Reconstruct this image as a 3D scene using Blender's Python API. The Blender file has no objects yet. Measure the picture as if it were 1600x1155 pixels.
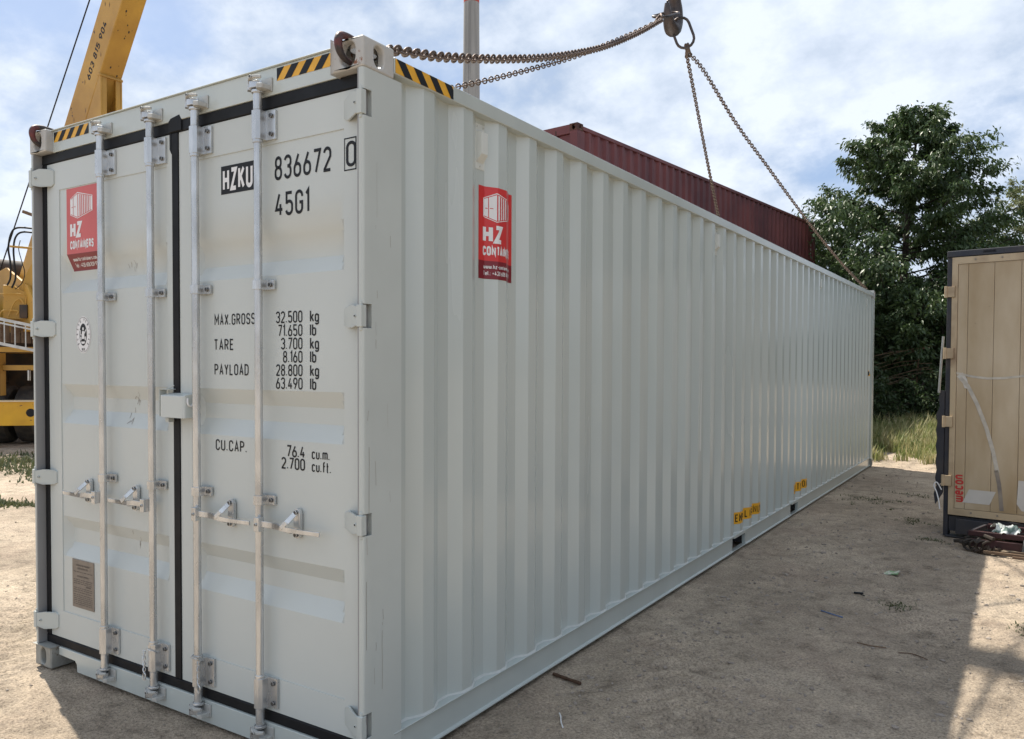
import bpy, bmesh, math, random
import numpy as np
from mathutils import Vector, Matrix
from mathutils.geometry import tessellate_polygon
random.seed(7); rng = np.random.default_rng(7)
sc = bpy.context.scene
COL = sc.collection
R = math.radians

# ------------------------------------------------------------------ camera
cam = bpy.data.cameras.new('camera'); cam_o = bpy.data.objects.new('camera', cam); COL.objects.link(cam_o)
yaw, pitch, roll = R(32.71), R(-1.504), R(0.239)
f = Vector((-math.sin(yaw)*math.cos(pitch), math.cos(yaw)*math.cos(pitch), math.sin(pitch)))
s = Vector((math.cos(yaw), math.sin(yaw), 0)); u = s.cross(f)
s2 = s*math.cos(roll)+u*math.sin(roll); u2 = -s*math.sin(roll)+u*math.cos(roll)
M = Matrix((s2, u2, -f)).transposed().to_4x4(); M.translation = Vector((2.116, -2.249, 1.652))
cam_o.matrix_world = M
cam.sensor_width = 36; cam.lens = 36*1248/1600; cam.shift_y = 0.026*1000/1600
cam.clip_start = 0.05; cam.clip_end = 3000
sc.camera = cam_o

# ------------------------------------------------------------------ sun and sky
SUN_DIR = Vector((1.88, -0.614, -2.896)).normalized()      # direction the light travels
sun = bpy.data.lights.new('sun', 'SUN'); sun.energy = 5.0; sun.angle = R(0.6); sun.color = (1.0, 0.93, 0.82)
sun_o = bpy.data.objects.new('sun', sun); COL.objects.link(sun_o)
sun_o.rotation_euler = SUN_DIR.to_track_quat('-Z', 'Y').to_euler(); sun_o.location = (-20, 10, 40)
world = bpy.data.worlds.new('World'); sc.world = world; world.use_nodes = True
wn, wl = world.node_tree.nodes, world.node_tree.links
wn.clear()
def N(nodes, t, **kw):
    n = nodes.new(t)
    for k, v in kw.items(): setattr(n, k, v)
    return n
out = N(wn, 'ShaderNodeOutputWorld'); bg = N(wn, 'ShaderNodeBackground'); bg.inputs[1].default_value = 0.1
sky = N(wn, 'ShaderNodeTexSky', sky_type='NISHITA'); sky.sun_disc = False
sky.sun_elevation = math.asin(-SUN_DIR.z); sky.sun_rotation = math.atan2(-SUN_DIR.x, -SUN_DIR.y)
sky.air_density = 1.0; sky.dust_density = 2.0; sky.ozone_density = 1.2
tc = N(wn, 'ShaderNodeTexCoord')
sep = N(wn, 'ShaderNodeSeparateXYZ'); wl.new(tc.outputs['Generated'], sep.inputs[0])
def mth(op, a, b=None, c=None, clamp=False, nodes=wn, links=wl):
    m = N(nodes, 'ShaderNodeMath', operation=op); m.use_clamp = clamp
    for i, x in enumerate((a, b, c)):
        if x is None: continue
        if isinstance(x, (int, float)): m.inputs[i].default_value = x
        else: links.new(x, m.inputs[i])
    return m.outputs[0]
zc = mth('MAXIMUM', sep.outputs[2], 0.0)
den = mth('ADD', zc, 0.5)
cx = mth('DIVIDE', sep.outputs[0], den); cy = mth('DIVIDE', sep.outputs[1], den)
cmb = N(wn, 'ShaderNodeCombineXYZ'); wl.new(cx, cmb.inputs[0]); wl.new(cy, cmb.inputs[1])
n1 = N(wn, 'ShaderNodeTexNoise'); n1.inputs['Scale'].default_value = 1.9; n1.inputs['Detail'].default_value = 7; n1.inputs['Roughness'].default_value = 0.52
mp = N(wn, 'ShaderNodeMapping'); mp.inputs['Location'].default_value = (3.1, 1.7, 0.0); wl.new(cmb.outputs[0], mp.inputs[0]); wl.new(mp.outputs[0], n1.inputs['Vector'])
n2 = N(wn, 'ShaderNodeTexNoise'); n2.inputs['Scale'].default_value = 8.0; n2.inputs['Detail'].default_value = 6; n2.inputs['Roughness'].default_value = 0.6
wl.new(mp.outputs[0], n2.inputs['Vector'])
# openings in the cloud: soft patches of blue at given compass directions / elevations
def blob(az, el, rad):
    d = (-math.sin(R(az))*math.cos(R(el)), math.cos(R(az))*math.cos(R(el)), math.sin(R(el)))
    v = N(wn, 'ShaderNodeVectorMath', operation='DOT_PRODUCT'); wl.new(tc.outputs['Generated'], v.inputs[0]); v.inputs[1].default_value = d
    a = mth('SUBTRACT', 1.0, v.outputs['Value'])
    return mth('MULTIPLY', mth('EXPONENT', mth('MULTIPLY', a, -1.0/(1-math.cos(R(rad))))), 1.0)
acc = None
for az, el, rad, wgt in ((64, 22, 4.6, .58), (67, 12, 3.6, .48), (56, 21, 3.0, .46), (37, 19, 3.0, .16), (36, 14, 2.6, .20), (11, 12.5, 3.6, .46), (17, 15, 2.5, .16), (6.5, 16.5, 2.2, -.30), (13, 9.5, 2.0, -.2), (26, 17, 3.5, .10), (48, 24, 3.5, .12),
                         (3, 14, 3.5, .22), (-2, 9, 4, .2), (100, 30, 16, .25), (-40, 25, 18, .2), (150, 28, 20, .25), (-110, 30, 20, .22), (30, 62, 22, .2)):
    b = mth('MULTIPLY', blob(az, el, rad), wgt); acc = b if acc is None else mth('ADD', acc, b)
cov = mth('ADD', mth('ADD', mth('MULTIPLY', mth('SUBTRACT', n1.outputs[0], 0.5), 1.1), mth('MULTIPLY', mth('SUBTRACT', n2.outputs[0], 0.5), 0.75)), 0.88)
cov = mth('SUBTRACT', cov, acc)
mr = N(wn, 'ShaderNodeMapRange', interpolation_type='SMOOTHSTEP'); wl.new(cov, mr.inputs[0])
mr.inputs[1].default_value = 0.42; mr.inputs[2].default_value = 0.86; mr.inputs[3].default_value = 0.10; mr.inputs[4].default_value = 0.97
cr = N(wn, 'ShaderNodeValToRGB'); wl.new(mth('ADD', mth('MULTIPLY', n2.outputs[0], 0.55), mth('MULTIPLY', n1.outputs[0], 0.45)), cr.inputs[0])
cr.color_ramp.elements[0].position = 0.40; cr.color_ramp.elements[0].color = (3.8, 4.55, 5.7, 1)
cr.color_ramp.elements[1].position = 0.60; cr.color_ramp.elements[1].color = (6.5, 7.05, 7.9, 1)
skt = N(wn, 'ShaderNodeMix', data_type='RGBA', blend_type='MIX'); skt.inputs[0].default_value = 0.6
wl.new(sky.outputs[0], skt.inputs[6]); skt.inputs[7].default_value = (2.4, 3.6, 5.9, 1)
mx = N(wn, 'ShaderNodeMix', data_type='RGBA'); wl.new(mr.outputs[0], mx.inputs[0]); wl.new(skt.outputs[2], mx.inputs[6]); wl.new(cr.outputs[0], mx.inputs[7])
wl.new(mx.outputs[2], bg.inputs[0]); wl.new(bg.outputs[0], out.inputs[0])
sc.view_settings.view_transform = 'Standard'; sc.view_settings.look = 'None'
sc.view_settings.exposure = 0.52; sc.view_settings.gamma = 1.0; sc.view_settings.use_curve_mapping = False
sc.cycles.max_bounces = 6; sc.cycles.transparent_max_bounces = 6

# ------------------------------------------------------------------ materials
def mat(name, col, rough=0.6, metal=0.0, var=0.0, vscale=3.0, col2=None, bump=0.0, bscale=60.0, spec=0.5, stretch=(1, 1, 1), detail=4, trans=0.0, lo=.35, hi=.7, chips=None, coat=0.0):
    m = bpy.data.materials.new(name); m.use_nodes = True
    nd, lk = m.node_tree.nodes, m.node_tree.links
    b = nd['Principled BSDF']; b.inputs['Base Color'].default_value = (*col, 1)
    b.inputs['Roughness'].default_value = rough; b.inputs['Metallic'].default_value = metal
    b.inputs['Specular IOR Level'].default_value = spec
    b.inputs['Coat Weight'].default_value = coat; b.inputs['Coat Roughness'].default_value = .10
    t = N(nd, 'ShaderNodeTexCoord'); mpp = N(nd, 'ShaderNodeMapping'); mpp.inputs['Scale'].default_value = stretch
    lk.new(t.outputs['Object'], mpp.inputs[0])
    last = None
    if var > 0 or col2:
        n = N(nd, 'ShaderNodeTexNoise'); n.inputs['Scale'].default_value = vscale; n.inputs['Detail'].default_value = detail; lk.new(mpp.outputs[0], n.inputs['Vector'])
        r = N(nd, 'ShaderNodeMapRange'); lk.new(n.outputs[0], r.inputs[0]); r.inputs[1].default_value = lo; r.inputs[2].default_value = hi
        x = N(nd, 'ShaderNodeMix', data_type='RGBA'); lk.new(r.outputs[0], x.inputs[0])
        c2 = col2 or tuple(c*(1-var) for c in col)
        x.inputs[6].default_value = (*col, 1); x.inputs[7].default_value = (*c2, 1)
        lk.new(x.outputs[2], b.inputs['Base Color']); last = x.outputs[2]
        rr = N(nd, 'ShaderNodeMapRange'); lk.new(n.outputs[0], rr.inputs[0]); rr.inputs[3].default_value = rough*.85; rr.inputs[4].default_value = min(1, rough*1.2)
        lk.new(rr.outputs[0], b.inputs['Roughness'])
    if chips:                                   # small scratches / rust chips with a shape of their own
        ccol, thr, cs, st = chips
        m3 = N(nd, 'ShaderNodeMapping'); m3.inputs['Scale'].default_value = st; lk.new(t.outputs['Object'], m3.inputs[0])
        n3 = N(nd, 'ShaderNodeTexNoise'); n3.inputs['Scale'].default_value = cs; n3.inputs['Detail'].default_value = 6; n3.inputs['Roughness'].default_value = .65; lk.new(m3.outputs[0], n3.inputs['Vector'])
        r3 = N(nd, 'ShaderNodeMapRange'); lk.new(n3.outputs[0], r3.inputs[0]); r3.inputs[1].default_value = thr; r3.inputs[2].default_value = thr+.03
        x3 = N(nd, 'ShaderNodeMix', data_type='RGBA'); lk.new(r3.outputs[0], x3.inputs[0])
        if last: lk.new(last, x3.inputs[6])
        else: x3.inputs[6].default_value = (*col, 1)
        x3.inputs[7].default_value = (*ccol, 1); lk.new(x3.outputs[2], b.inputs['Base Color'])
    if bump > 0:
        n = N(nd, 'ShaderNodeTexNoise'); n.inputs['Scale'].default_value = bscale; n.inputs['Detail'].default_value = 3; lk.new(mpp.outputs[0], n.inputs['Vector'])
        bp = N(nd, 'ShaderNodeBump'); bp.inputs['Strength'].default_value = bump; bp.inputs['Distance'].default_value = 0.01; lk.new(n.outputs[0], bp.inputs['Height']); lk.new(bp.outputs[0], b.inputs['Normal'])
    if trans > 0:
        tr = N(nd, 'ShaderNodeBsdfTranslucent'); ms = N(nd, 'ShaderNodeMixShader'); ms.inputs[0].default_value = trans
        if b.inputs['Base Color'].is_linked: lk.new(b.inputs['Base Color'].links[0].from_socket, tr.inputs[0])
        tr.inputs[0].default_value = (*col, 1)
        lk.new(b.outputs[0], ms.inputs[1]); lk.new(tr.outputs[0], ms.inputs[2]); lk.new(ms.outputs[0], nd['Material Output'].inputs[0])
    return m
PAINT = mat('grey_paint', (.525, .57, .545), .25, var=.09, vscale=1.6, spec=.6, coat=.35, stretch=(1.6, 1.6, .22), bump=.10, bscale=5, chips=((.17, .16, .15), .775, 9, (6, 6, 1.3)))
PAINTP = mat('grey_paint_post', (.525, .56, .535), .38, var=.08, vscale=2.3, bump=.06, bscale=9, chips=((.12, .08, .06), .735, 11, (4, 4, 1)))
PAINTD = mat('grey_paint_door', (.56, .595, .575), .33, var=.06, vscale=1.6, bump=.16, bscale=3.5, chips=((.15, .14, .13), .79, 8, (2, 2, 2)))
CAST = mat('casting_paint', (.50, .49, .46), .5, var=.1, vscale=7, bump=.25, bscale=40, chips=((.22, .09, .04), .64, 13, (1, 1, 1)))
CASTB = mat('grimy_casting', (.33, .335, .31), .55, var=.25, vscale=12, bump=.35, bscale=50, chips=((.14, .10, .07), .66, 10, (1, 1, 1)))
RUBBER = mat('rubber_seal', (.010, .011, .013), .55, spec=.25, var=.3, vscale=9)
GALV = mat('galvanised_steel', (.68, .69, .69), .26, .68, var=.30, vscale=16, bump=.04, bscale=90, stretch=(1, 1, .35))
GALVP = mat('cast_keeper', (.54, .54, .51), .5, .2, var=.2, vscale=30, bump=.3, bscale=90)
VENT = mat('vent_cover', (.64, .66, .62), .4)
SEAL = mat('sealant', (.56, .58, .55), .45, var=.1, vscale=40)
BOLT = mat('dark_bolt', (.09, .09, .09), .5, .6, var=.3, vscale=30)
BLACK = mat('black_vinyl', (.010, .011, .013), .5, spec=.3)
WHITE = mat('white_vinyl', (.78, .78, .78), .4)
YEL = mat('amber_vinyl', (.80, .42, .03), .4, var=.12, vscale=20)
STKY = mat('yellow_sticker', (.80, .40, .02), .4)
RED = mat('red_vinyl', (.62, .035, .035), .35, var=.08, vscale=5)
REDP = mat('faded_red_vinyl', (.62, .11, .10), .35, var=.1, vscale=5)
DRED = mat('dark_red_vinyl', (.20, .012, .022), .35)
TAUPE = mat('data_plate_metal', (.26, .225, .19), .5, .3, var=.15, vscale=30)
DARK = mat('dark_underside', (.03, .03, .032), .8, var=.3, vscale=4)
CHAIN = mat('chain_steel', (.085, .062, .052), .5, .6, var=.45, vscale=14, col2=(.19, .125, .09), bump=.3, bscale=120)
CHAINH = mat('hook_steel', (.05, .045, .045), .45, .6, var=.4, vscale=9, col2=(.12, .09, .08))
CHOOK = mat('red_hook_paint', (.16, .035, .03), .5, .2, col2=(.045, .035, .033), vscale=11, lo=.38, hi=.52, bump=.3, bscale=60)
MAROON = mat('maroon_paint', (.17, .045, .044), .5, var=.3, vscale=.9, col2=(.075, .02, .026), chips=((.16, .07, .04), .70, 4, (2, 2, 1)))
MDARK = mat('maroon_dark', (.05, .016, .016), .7, col2=(.11, .05, .03), vscale=5)
CYEL = mat('crane_yellow', (.56, .32, .055), .45, col2=(.40, .215, .04), vscale=1.4, bump=.05, chips=((.07, .04, .025), .665, 5.5, (1, 1, 1)))
CYEL2 = mat('outrigger_yellow', (.78, .42, .02), .4, col2=(.62, .31, .02), vscale=2.5, chips=((.16, .07, .03), .66, 7, (1, 1, 2.2)))
CDARK = mat('crane_dark', (.03, .027, .024), .7, col2=(.08, .05, .03), vscale=5)
RUST = mat('rusty_brown', (.13, .075, .045), .8, col2=(.20, .14, .09), vscale=8)
ALU = mat('ladder_aluminium', (.60, .60, .58), .4, .7, var=.25, vscale=10)
TYRE = mat('tyre_rubber', (.035, .035, .036), .8, col2=(.10, .09, .075), vscale=6, bump=.3, bscale=30)
BEIGE = mat('trailer_beige', (.56, .46, .325), .38, var=.15, col2=(.37, .265, .145), vscale=2.1, stretch=(1.3, 1.3, .45), detail=7, bump=.06, bscale=8, chips=((.12, .08, .05), .72, 9, (1, 1, 1)))
BEIGEF = mat('trailer_frame_beige', (.50, .39, .25), .5, col2=(.27, .18, .11), vscale=5, detail=7, lo=.45, hi=.8)
TDARK = mat('trailer_frame_dark', (.02, .024, .036), .5, col2=(.05, .045, .045), vscale=5)
TAPE = mat('scuff_grey', (.60, .55, .47), .5, var=.3, vscale=14)
SCUFF = mat('scuff_dark', (.20, .17, .15), .6, col2=(.33, .28, .22), vscale=9)
PALE = mat('pale_patch', (.60, .57, .52), .5, var=.12, vscale=5)
WRED = mat('red_lettering', (.50, .035, .03), .5)
CLOTH = mat('crumpled_sheet', (.55, .58, .57), .7, col2=(.12, .18, .16), vscale=14, lo=.5, hi=.6)
WOOD = mat('stick_bark', (.11, .06, .035), .9, var=.4, vscale=30, bump=.5)
CONC = mat('chimney_concrete', (.30, .30, .29), .9, var=.25, col2=(.20, .20, .195), vscale=.35, stretch=(2.5, 2.5, .12), detail=7)
CHRED = mat('chimney_red', (.42, .07, .05), .8, var=.2, vscale=.4)
BARK = mat('tree_bark', (.06, .045, .035), .95, var=.4, vscale=14, bump=.6, bscale=30)
LEAF = mat('leaf_dark_green', (.046, .084, .03), .42, col2=(.095, .145, .048), vscale=1.1, lo=.3, hi=.75, trans=.28)
LEAF2 = mat('leaf_pale_green', (.12, .15, .06), .55, col2=(.18, .20, .09), vscale=2, trans=.35)
LEAF3 = mat('bush_green', (.038, .070, .024), .5, col2=(.10, .14, .05), vscale=1.6, lo=.45, hi=.75, trans=.3)
GRASS = mat('grass_blades', (.20, .245, .075), .6, col2=(.52, .46, .26), vscale=3.5, lo=.42, hi=.62, trans=.3)
WEED = mat('weed_leaves', (.06, .085, .035), .7, col2=(.15, .15, .07), vscale=6, trans=.25)
STONE = mat('pebble_stone', (.36, .31, .26), .85, col2=(.20, .17, .145), vscale=5, lo=.3, hi=.7)
PLAST = mat('blue_strap', (.10, .15, .28), .5)
PACK = mat('litter_packet', (.55, .55, .45), .5, col2=(.25, .40, .20), vscale=30, lo=.5, hi=.55)

# ------------------------------------------------------------------ mesh builder
def tag(o, label=None, cat=None, group=None, kind=None):
    if label: o['label'] = label
    if cat: o['category'] = cat
    if group: o['group'] = group
    if kind: o['kind'] = kind
    return o
def thing(name, loc, label, cat, group=None, rz=0):
    o = bpy.data.objects.new(name, None); COL.objects.link(o); o.location = loc; o.rotation_euler = (0, 0, rz)
    o.empty_display_size = .2
    return tag(o, label, cat, group)
def root_matrix(o):
    while o.parent: o = o.parent
    return Matrix.Translation(o.location) @ o.rotation_euler.to_matrix().to_4x4()
def link(name, me, parent=None, origin=None):
    """mesh is in world coordinates; bring it into the frame of its thing"""
    o = bpy.data.objects.new(name, me); COL.objects.link(o)
    if parent:
        me.transform(root_matrix(parent).inverted()); o.parent = parent
    elif origin is not None:
        me.transform(Matrix.Translation(-Vector(origin))); o.location = origin
    return o
def V3(*a): return Vector(a)
class MB:
    def __init__(self): self.v = []; self.f = []; self.m = []
    def add(self, vs, fs, m=0):
        b = len(self.v); self.v += [tuple(p) for p in vs]
        for q in fs: self.f.append([b+i for i in q]); self.m.append(m)
        return self
    def box(self, x0, x1, y0, y1, z0, z1, m=0, T=None):
        vs = [V3(x, y, z) for z in (z0, z1) for y in (y0, y1) for x in (x0, x1)]
        if T: vs = [T @ p for p in vs]
        return self.add(vs, [(0, 2, 3, 1), (4, 5, 7, 6), (0, 1, 5, 4), (2, 6, 7, 3), (0, 4, 6, 2), (1, 3, 7, 5)], m)
    def obox(self, p0, p1, w, h, m=0, up=(0, 0, 1)):
        """bar from p0 to p1, w across and h along up"""
        p0, p1 = Vector(p0), Vector(p1); d = (p1-p0).normalized(); up = Vector(up)
        sd = d.cross(up).normalized(); up = sd.cross(d)
        vs = []
        for p in (p0, p1):
            for a, b in ((-1, -1), (1, -1), (1, 1), (-1, 1)): vs.append(p+sd*a*w/2+up*b*h/2)
        return self.add(vs, [(0, 3, 2, 1), (4, 5, 6, 7), (0, 1, 5, 4), (1, 2, 6, 5), (2, 3, 7, 6), (3, 0, 4, 7)], m)
    def cyl(self, p0, p1, r0, r1=None, n=12, m=0, caps=True):
        r1 = r0 if r1 is None else r1
        p0, p1 = Vector(p0), Vector(p1); d = (p1-p0).normalized(); a = d.orthogonal().normalized(); b = d.cross(a)
        vs = []
        for p, r in ((p0, r0), (p1, r1)):
            for i in range(n):
                t = 2*math.pi*i/n; vs.append(p+a*r*math.cos(t)+b*r*math.sin(t))
        fs = [(i, (i+1) % n, n+(i+1) % n, n+i) for i in range(n)]
        if caps: fs += [tuple(range(n))[::-1], tuple(range(n, 2*n))]
        return self.add(vs, fs, m)
    def tube(self, pts, r, n=8, m=0, closed=False):
        pts = [Vector(p) for p in pts]; k = len(pts); rs = r if isinstance(r, (list, tuple)) else [r]*k
        vs = []; a = None
        for i, p in enumerate(pts):
            if closed: d = (pts[(i+1) % k]-pts[i-1]).normalized()
            else: d = (pts[min(i+1, k-1)]-pts[max(i-1, 0)]).normalized()
            if a is None: a = d.orthogonal().normalized()
            a = (a-d*a.dot(d)).normalized(); b = d.cross(a)
            for j in range(n):
                t = 2*math.pi*j/n; vs.append(p+(a*math.cos(t)+b*math.sin(t))*rs[i])
        fs = []
        for i in range(k if closed else k-1):
            for j in range(n):
                i2 = (i+1) % k; fs.append((i*n+j, i*n+(j+1) % n, i2*n+(j+1) % n, i2*n+j))
        if not closed: fs += [tuple(range(n))[::-1], tuple(range((k-1)*n, k*n))]
        return self.add(vs, fs, m)
    def prism(self, poly, fn, d0, d1, m=0):
        """poly: 2-d outline; fn(a,b,d) -> 3-d point; extruded from d0 to d1"""
        n = len(poly); vs = [fn(a, b, d0) for a, b in poly]+[fn(a, b, d1) for a, b in poly]
        fs = [tuple(range(n))[::-1], tuple(range(n, 2*n))]+[(i, (i+1) % n, n+(i+1) % n, n+i) for i in range(n)]
        return self.add(vs, fs, m)
    def quad(self, a, b, c, d, m=0): return self.add([a, b, c, d], [(0, 1, 2, 3)], m)
    def build(self, name, mats, parent=None, origin=None, bevel=0, smooth=30, weld=False, recalc=True, seg=2):
        me = bpy.data.meshes.new(name); me.from_pydata([tuple(p) for p in self.v], [], self.f)
        for mm in (mats if isinstance(mats, (list, tuple)) else [mats]): me.materials.append(mm)
        me.polygons.foreach_set('material_index', self.m)
        bm = bmesh.new(); bm.from_mesh(me)
        if weld or bevel: bmesh.ops.remove_doubles(bm, verts=bm.verts, dist=1e-5)
        if recalc: bmesh.ops.recalc_face_normals(bm, faces=bm.faces)
        if bevel:
            es = [e for e in bm.edges if len(e.link_faces) == 2 and e.calc_face_angle(0) > R(40)]
            bmesh.ops.bevel(bm, geom=es, offset=bevel, segments=seg, affect='EDGES', profile=.5, clamp_overlap=True)
        bm.to_mesh(me); bm.free()
        me.shade_smooth()
        me.set_sharp_from_angle(angle=R(smooth if not bevel else max(smooth, 47)))
        o = link(name, me, parent, origin)
        if bevel:
            md = o.modifiers.new('weighted_normal', 'WEIGHTED_NORMAL'); md.keep_sharp = True; md.weight = 100; md.mode = 'FACE_AREA'
        return o

# ------------------------------------------------------------------ lettering (2-d polygons -> sheets draped on a surface)
def arc(cx, cy, rx, ry, a0, a1, n=9): return [(cx+rx*math.cos(R(a0+(a1-a0)*i/n)), cy+ry*math.sin(R(a0+(a1-a0)*i/n))) for i in range(n+1)]
w = .42; r_ = w/2
def loop(x, y, ww, h, r=None):
    r = min(ww, h)/2 if r is None else r
    return arc(x+ww-r, y+r, r, r, -90, 0, 5)+arc(x+ww-r, y+h-r, r, r, 0, 90, 5)+arc(x+r, y+h-r, r, r, 90, 180, 5)+arc(x+r, y+r, r, r, 180, 270, 5)
G = {  # glyphs: (advance, [(closed, points)...])
 '0': (w, [(1, loop(0, 0, w, 1))]), 'O': (w, [(1, loop(0, 0, w, 1))]),
 '1': (.14, [(0, [(0, .84), (.14, 1), (.14, 0)])]),
 '2': (w, [(0, arc(r_, 1-r_, r_, r_, 175, 0)+[(w, .62), (.02, .04), (.02, 0), (w, 0)])]),
 '3': (w, [(0, arc(r_, 1-r_, r_, r_, 170, 0)+[(w, .68)]+arc(r_*.9, .68, r_*1.1, .15, 0, -90, 4)), (0, arc(r_*.9, .36, r_*1.1, .17, 90, 0, 4)+[(w, r_)]+arc(r_, r_, r_, r_, 0, -170))]),
 '4': (w*1.05, [(0, [(.24, 1), (0, .26), (w*1.08, .26)]), (0, [(.31, .52), (.31, 0)])]),
 '5': (w, [(0, [(w*.95, 1), (.03, 1), (.03, .56)]+arc(r_, .40, r_, .2, 130, 0)+[(w, r_)]+arc(r_, r_, r_, r_, 0, -170))]),
 '6': (w, [(1, loop(0, 0, w, .56)), (0, [(.01, .38), (.29, 1)])]),
 '7': (w, [(0, [(0, 1), (w, 1), (.13, 0)])]),
 '8': (w, [(1, loop(0, 0, w, .53)), (1, loop(.025, .53, w-.05, .47))]),
 '9': (w, [(1, loop(0, .44, w, .56)), (0, [(w-.01, .62), (.13, 0)])]),
 '.': (.04, [(0, [(.0, 0), (.0, .10)])]), '-': (.26, [(0, [(0, .42), (.26, .42)])]), ' ': (.22, []), ':': (.02, [(0, [(0, 0), (0, .09)]), (0, [(0, .5), (0, .59)])]), '+': (.34, [(0, [(0, .45), (.34, .45)]), (0, [(.17, .25), (.17, .65)])]),
 'A': (w, [(0, [(0, 0), (w/2, 1), (w, 0)]), (0, [(.08, .3), (w-.08, .3)])]),
 'B': (w, [(0, [(.25, .52), (0, .52), (0, 0), (.25, 0)]+arc(.25, .26, .17, .26, -90, 90)), (0, [(0, .52), (0, 1), (.22, 1)]+arc(.22, .76, .17, .24, 90, -90))]),
 'C': (w, [(0, [(w, .74), (w, 1-r_)]+arc(r_, 1-r_, r_, r_, 0, 180)+arc(r_, r_, r_, r_, 180, 360)+[(w, .26)])]),
 'D': (w, [(1, [(0, 0), (0, 1), (.18, 1)]+arc(.18, .72, .24, .28, 90, 0, 4)+arc(.18, .28, .24, .28, 0, -90, 4))]),
 'E': (.38, [(0, [(.38, 0), (0, 0), (0, 1), (.38, 1)]), (0, [(0, .52), (.32, .52)])]),
 'F': (.38, [(0, [(0, 0), (0, 1), (.38, 1)]), (0, [(0, .52), (.32, .52)])]),
 'G': (w, [(0, [(w, .74), (w, 1-r_)]+arc(r_, 1-r_, r_, r_, 0, 180)+arc(r_, r_, r_, r_, 180, 360)+[(w, .48), (.24, .48)])]),
 'H': (w, [(0, [(0, 0), (0, 1)]), (0, [(w, 0), (w, 1)]), (0, [(0, .5), (w, .5)])]),
 'I': (.02, [(0, [(0, 0), (0, 1)])]), 'K': (w, [(0, [(0, 0), (0, 1)]), (0, [(w, 1), (.03, .42)]), (0, [(.14, .56), (w, 0)])]),
 'L': (.36, [(0, [(0, 1), (0, 0), (.36, 0)])]), 'M': (.54, [(0, [(0, 0), (0, 1), (.27, .35), (.54, 1), (.54, 0)])]),
 'N': (w, [(0, [(0, 0), (0, 1), (w, 0), (w, 1)])]),
 'P': (w, [(0, [(0, 0), (0, 1), (.2, 1)]+arc(.2, .74, .22, .26, 90, -90)+[(0, .48)])]),
 'R': (w, [(0, [(0, 0), (0, 1), (.2, 1)]+arc(.2, .74, .22, .26, 90, -90)+[(0, .48)]), (0, [(.2, .48), (w, 0)])]),
 'S': (w, [(0, arc(r_, 1-r_, r_, r_, 0, 180)+arc(r_, .70, r_, .18, 180, 250, 3)+arc(r_, .34, r_, .18, 70, 0, 3)+arc(r_, r_, r_, r_, 0, -180))]),
 'T': (w, [(0, [(0, 1), (w, 1)]), (0, [(w/2, 1), (w/2, 0)])]),
 'U': (w, [(0, [(0, 1), (0, r_)]+arc(r_, r_, r_, r_, 180, 360)+[(w, 1)])]), 'V': (w, [(0, [(0, 1), (w/2, 0), (w, 1)])]),
 'X': (w, [(0, [(0, 0), (w, 1)]), (0, [(0, 1), (w, 0)])]), 'Y': (w, [(0, [(0, 1), (w/2, .48), (w, 1)]), (0, [(w/2, .48), (w/2, 0)])]),
 'Z': (w, [(0, [(0, 1), (w, 1), (0, 0), (w, 0)])]),
 'k': (.34, [(0, [(0, 0), (0, 1)]), (0, [(.32, .66), (.02, .28)]), (0, [(.12, .42), (.34, 0)])]),
 'g': (.34, [(1, loop(0, 0, .34, .66)), (0, [(.34, .66), (.34, -.1)]+arc(.17, -.1, .17, .16, 0, -160))]),
 'l': (.02, [(0, [(0, 0), (0, 1)])]), 'b': (.34, [(0, [(0, 0), (0, 1)]), (1, loop(0, 0, .34, .66))]),
 'c': (.34, [(0, arc(.17, .49, .17, .17, 20, 180)+arc(.17, .17, .17, .17, 180, 340))]), 'o': (.34, [(1, loop(0, 0, .34, .66))]),
 'e': (.34, [(0, [(0, .34), (.34, .34)]+arc(.17, .49, .17, .17, 0, 180)+arc(.17, .17, .17, .17, 180, 335))]),
 'u': (.34, [(0, [(0, .66), (0, .17)]+arc(.17, .17, .17, .17, 180, 360)+[(.34, .66), (.34, 0)])]),
 'n': (.34, [(0, [(0, 0), (0, .66)]), (0, [(0, .49)]+arc(.17, .49, .17, .17, 180, 0)+[(.34, 0)])]),
 'm': (.56, [(0, [(0, 0), (0, .66)]), (0, [(0, .52)]+arc(.14, .52, .14, .14, 180, 0, 5)+[(.28, 0)]), (0, [(.28, .52)]+arc(.42, .52, .14, .14, 180, 0, 5)+[(.56, 0)])]),
 'w': (.56, [(0, [(0, .66), (0, .14)]+arc(.14, .14, .14, .14, 180, 360, 5)+[(.28, .66)]), (0, [(.28, .14)]+arc(.42, .14, .14, .14, 180, 360, 5)+[(.56, .66)])]),
 'f': (.24, [(0, [(.08, 0), (.08, .84)]+arc(.22, .84, .14, .14, 180, 80, 4)), (0, [(0, .6), (.24, .6)])]),
 't': (.24, [(0, [(.08, .95), (.08, .14)]+arc(.20, .14, .12, .14, 180, 270, 4)), (0, [(0, .62), (.22, .62)])]),
 'h': (.34, [(0, [(0, 0), (0, 1)]), (0, [(0, .49)]+arc(.17, .49, .17, .17, 180, 0)+[(.34, 0)])]),
 'z': (.34, [(0, [(0, .66), (.34, .66), (0, 0), (.34, 0)])]), 'a': (.34, [(1, loop(0, 0, .34, .6)), (0, [(.34, .66), (.34, 0)])]),
 'i': (.02, [(0, [(0, 0), (0, .66)]), (0, [(0, .86), (0, .95)])]), 'r': (.22, [(0, [(0, 0), (0, .66)]), (0, [(0, .5)]+arc(.14, .5, .14, .14, 180, 80, 4))]),
 's': (.32, [(0, arc(.16, .5, .16, .15, 20, 230, 6)+arc(.16, .17, .16, .17, 50, -160, 6))]),
}
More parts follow.
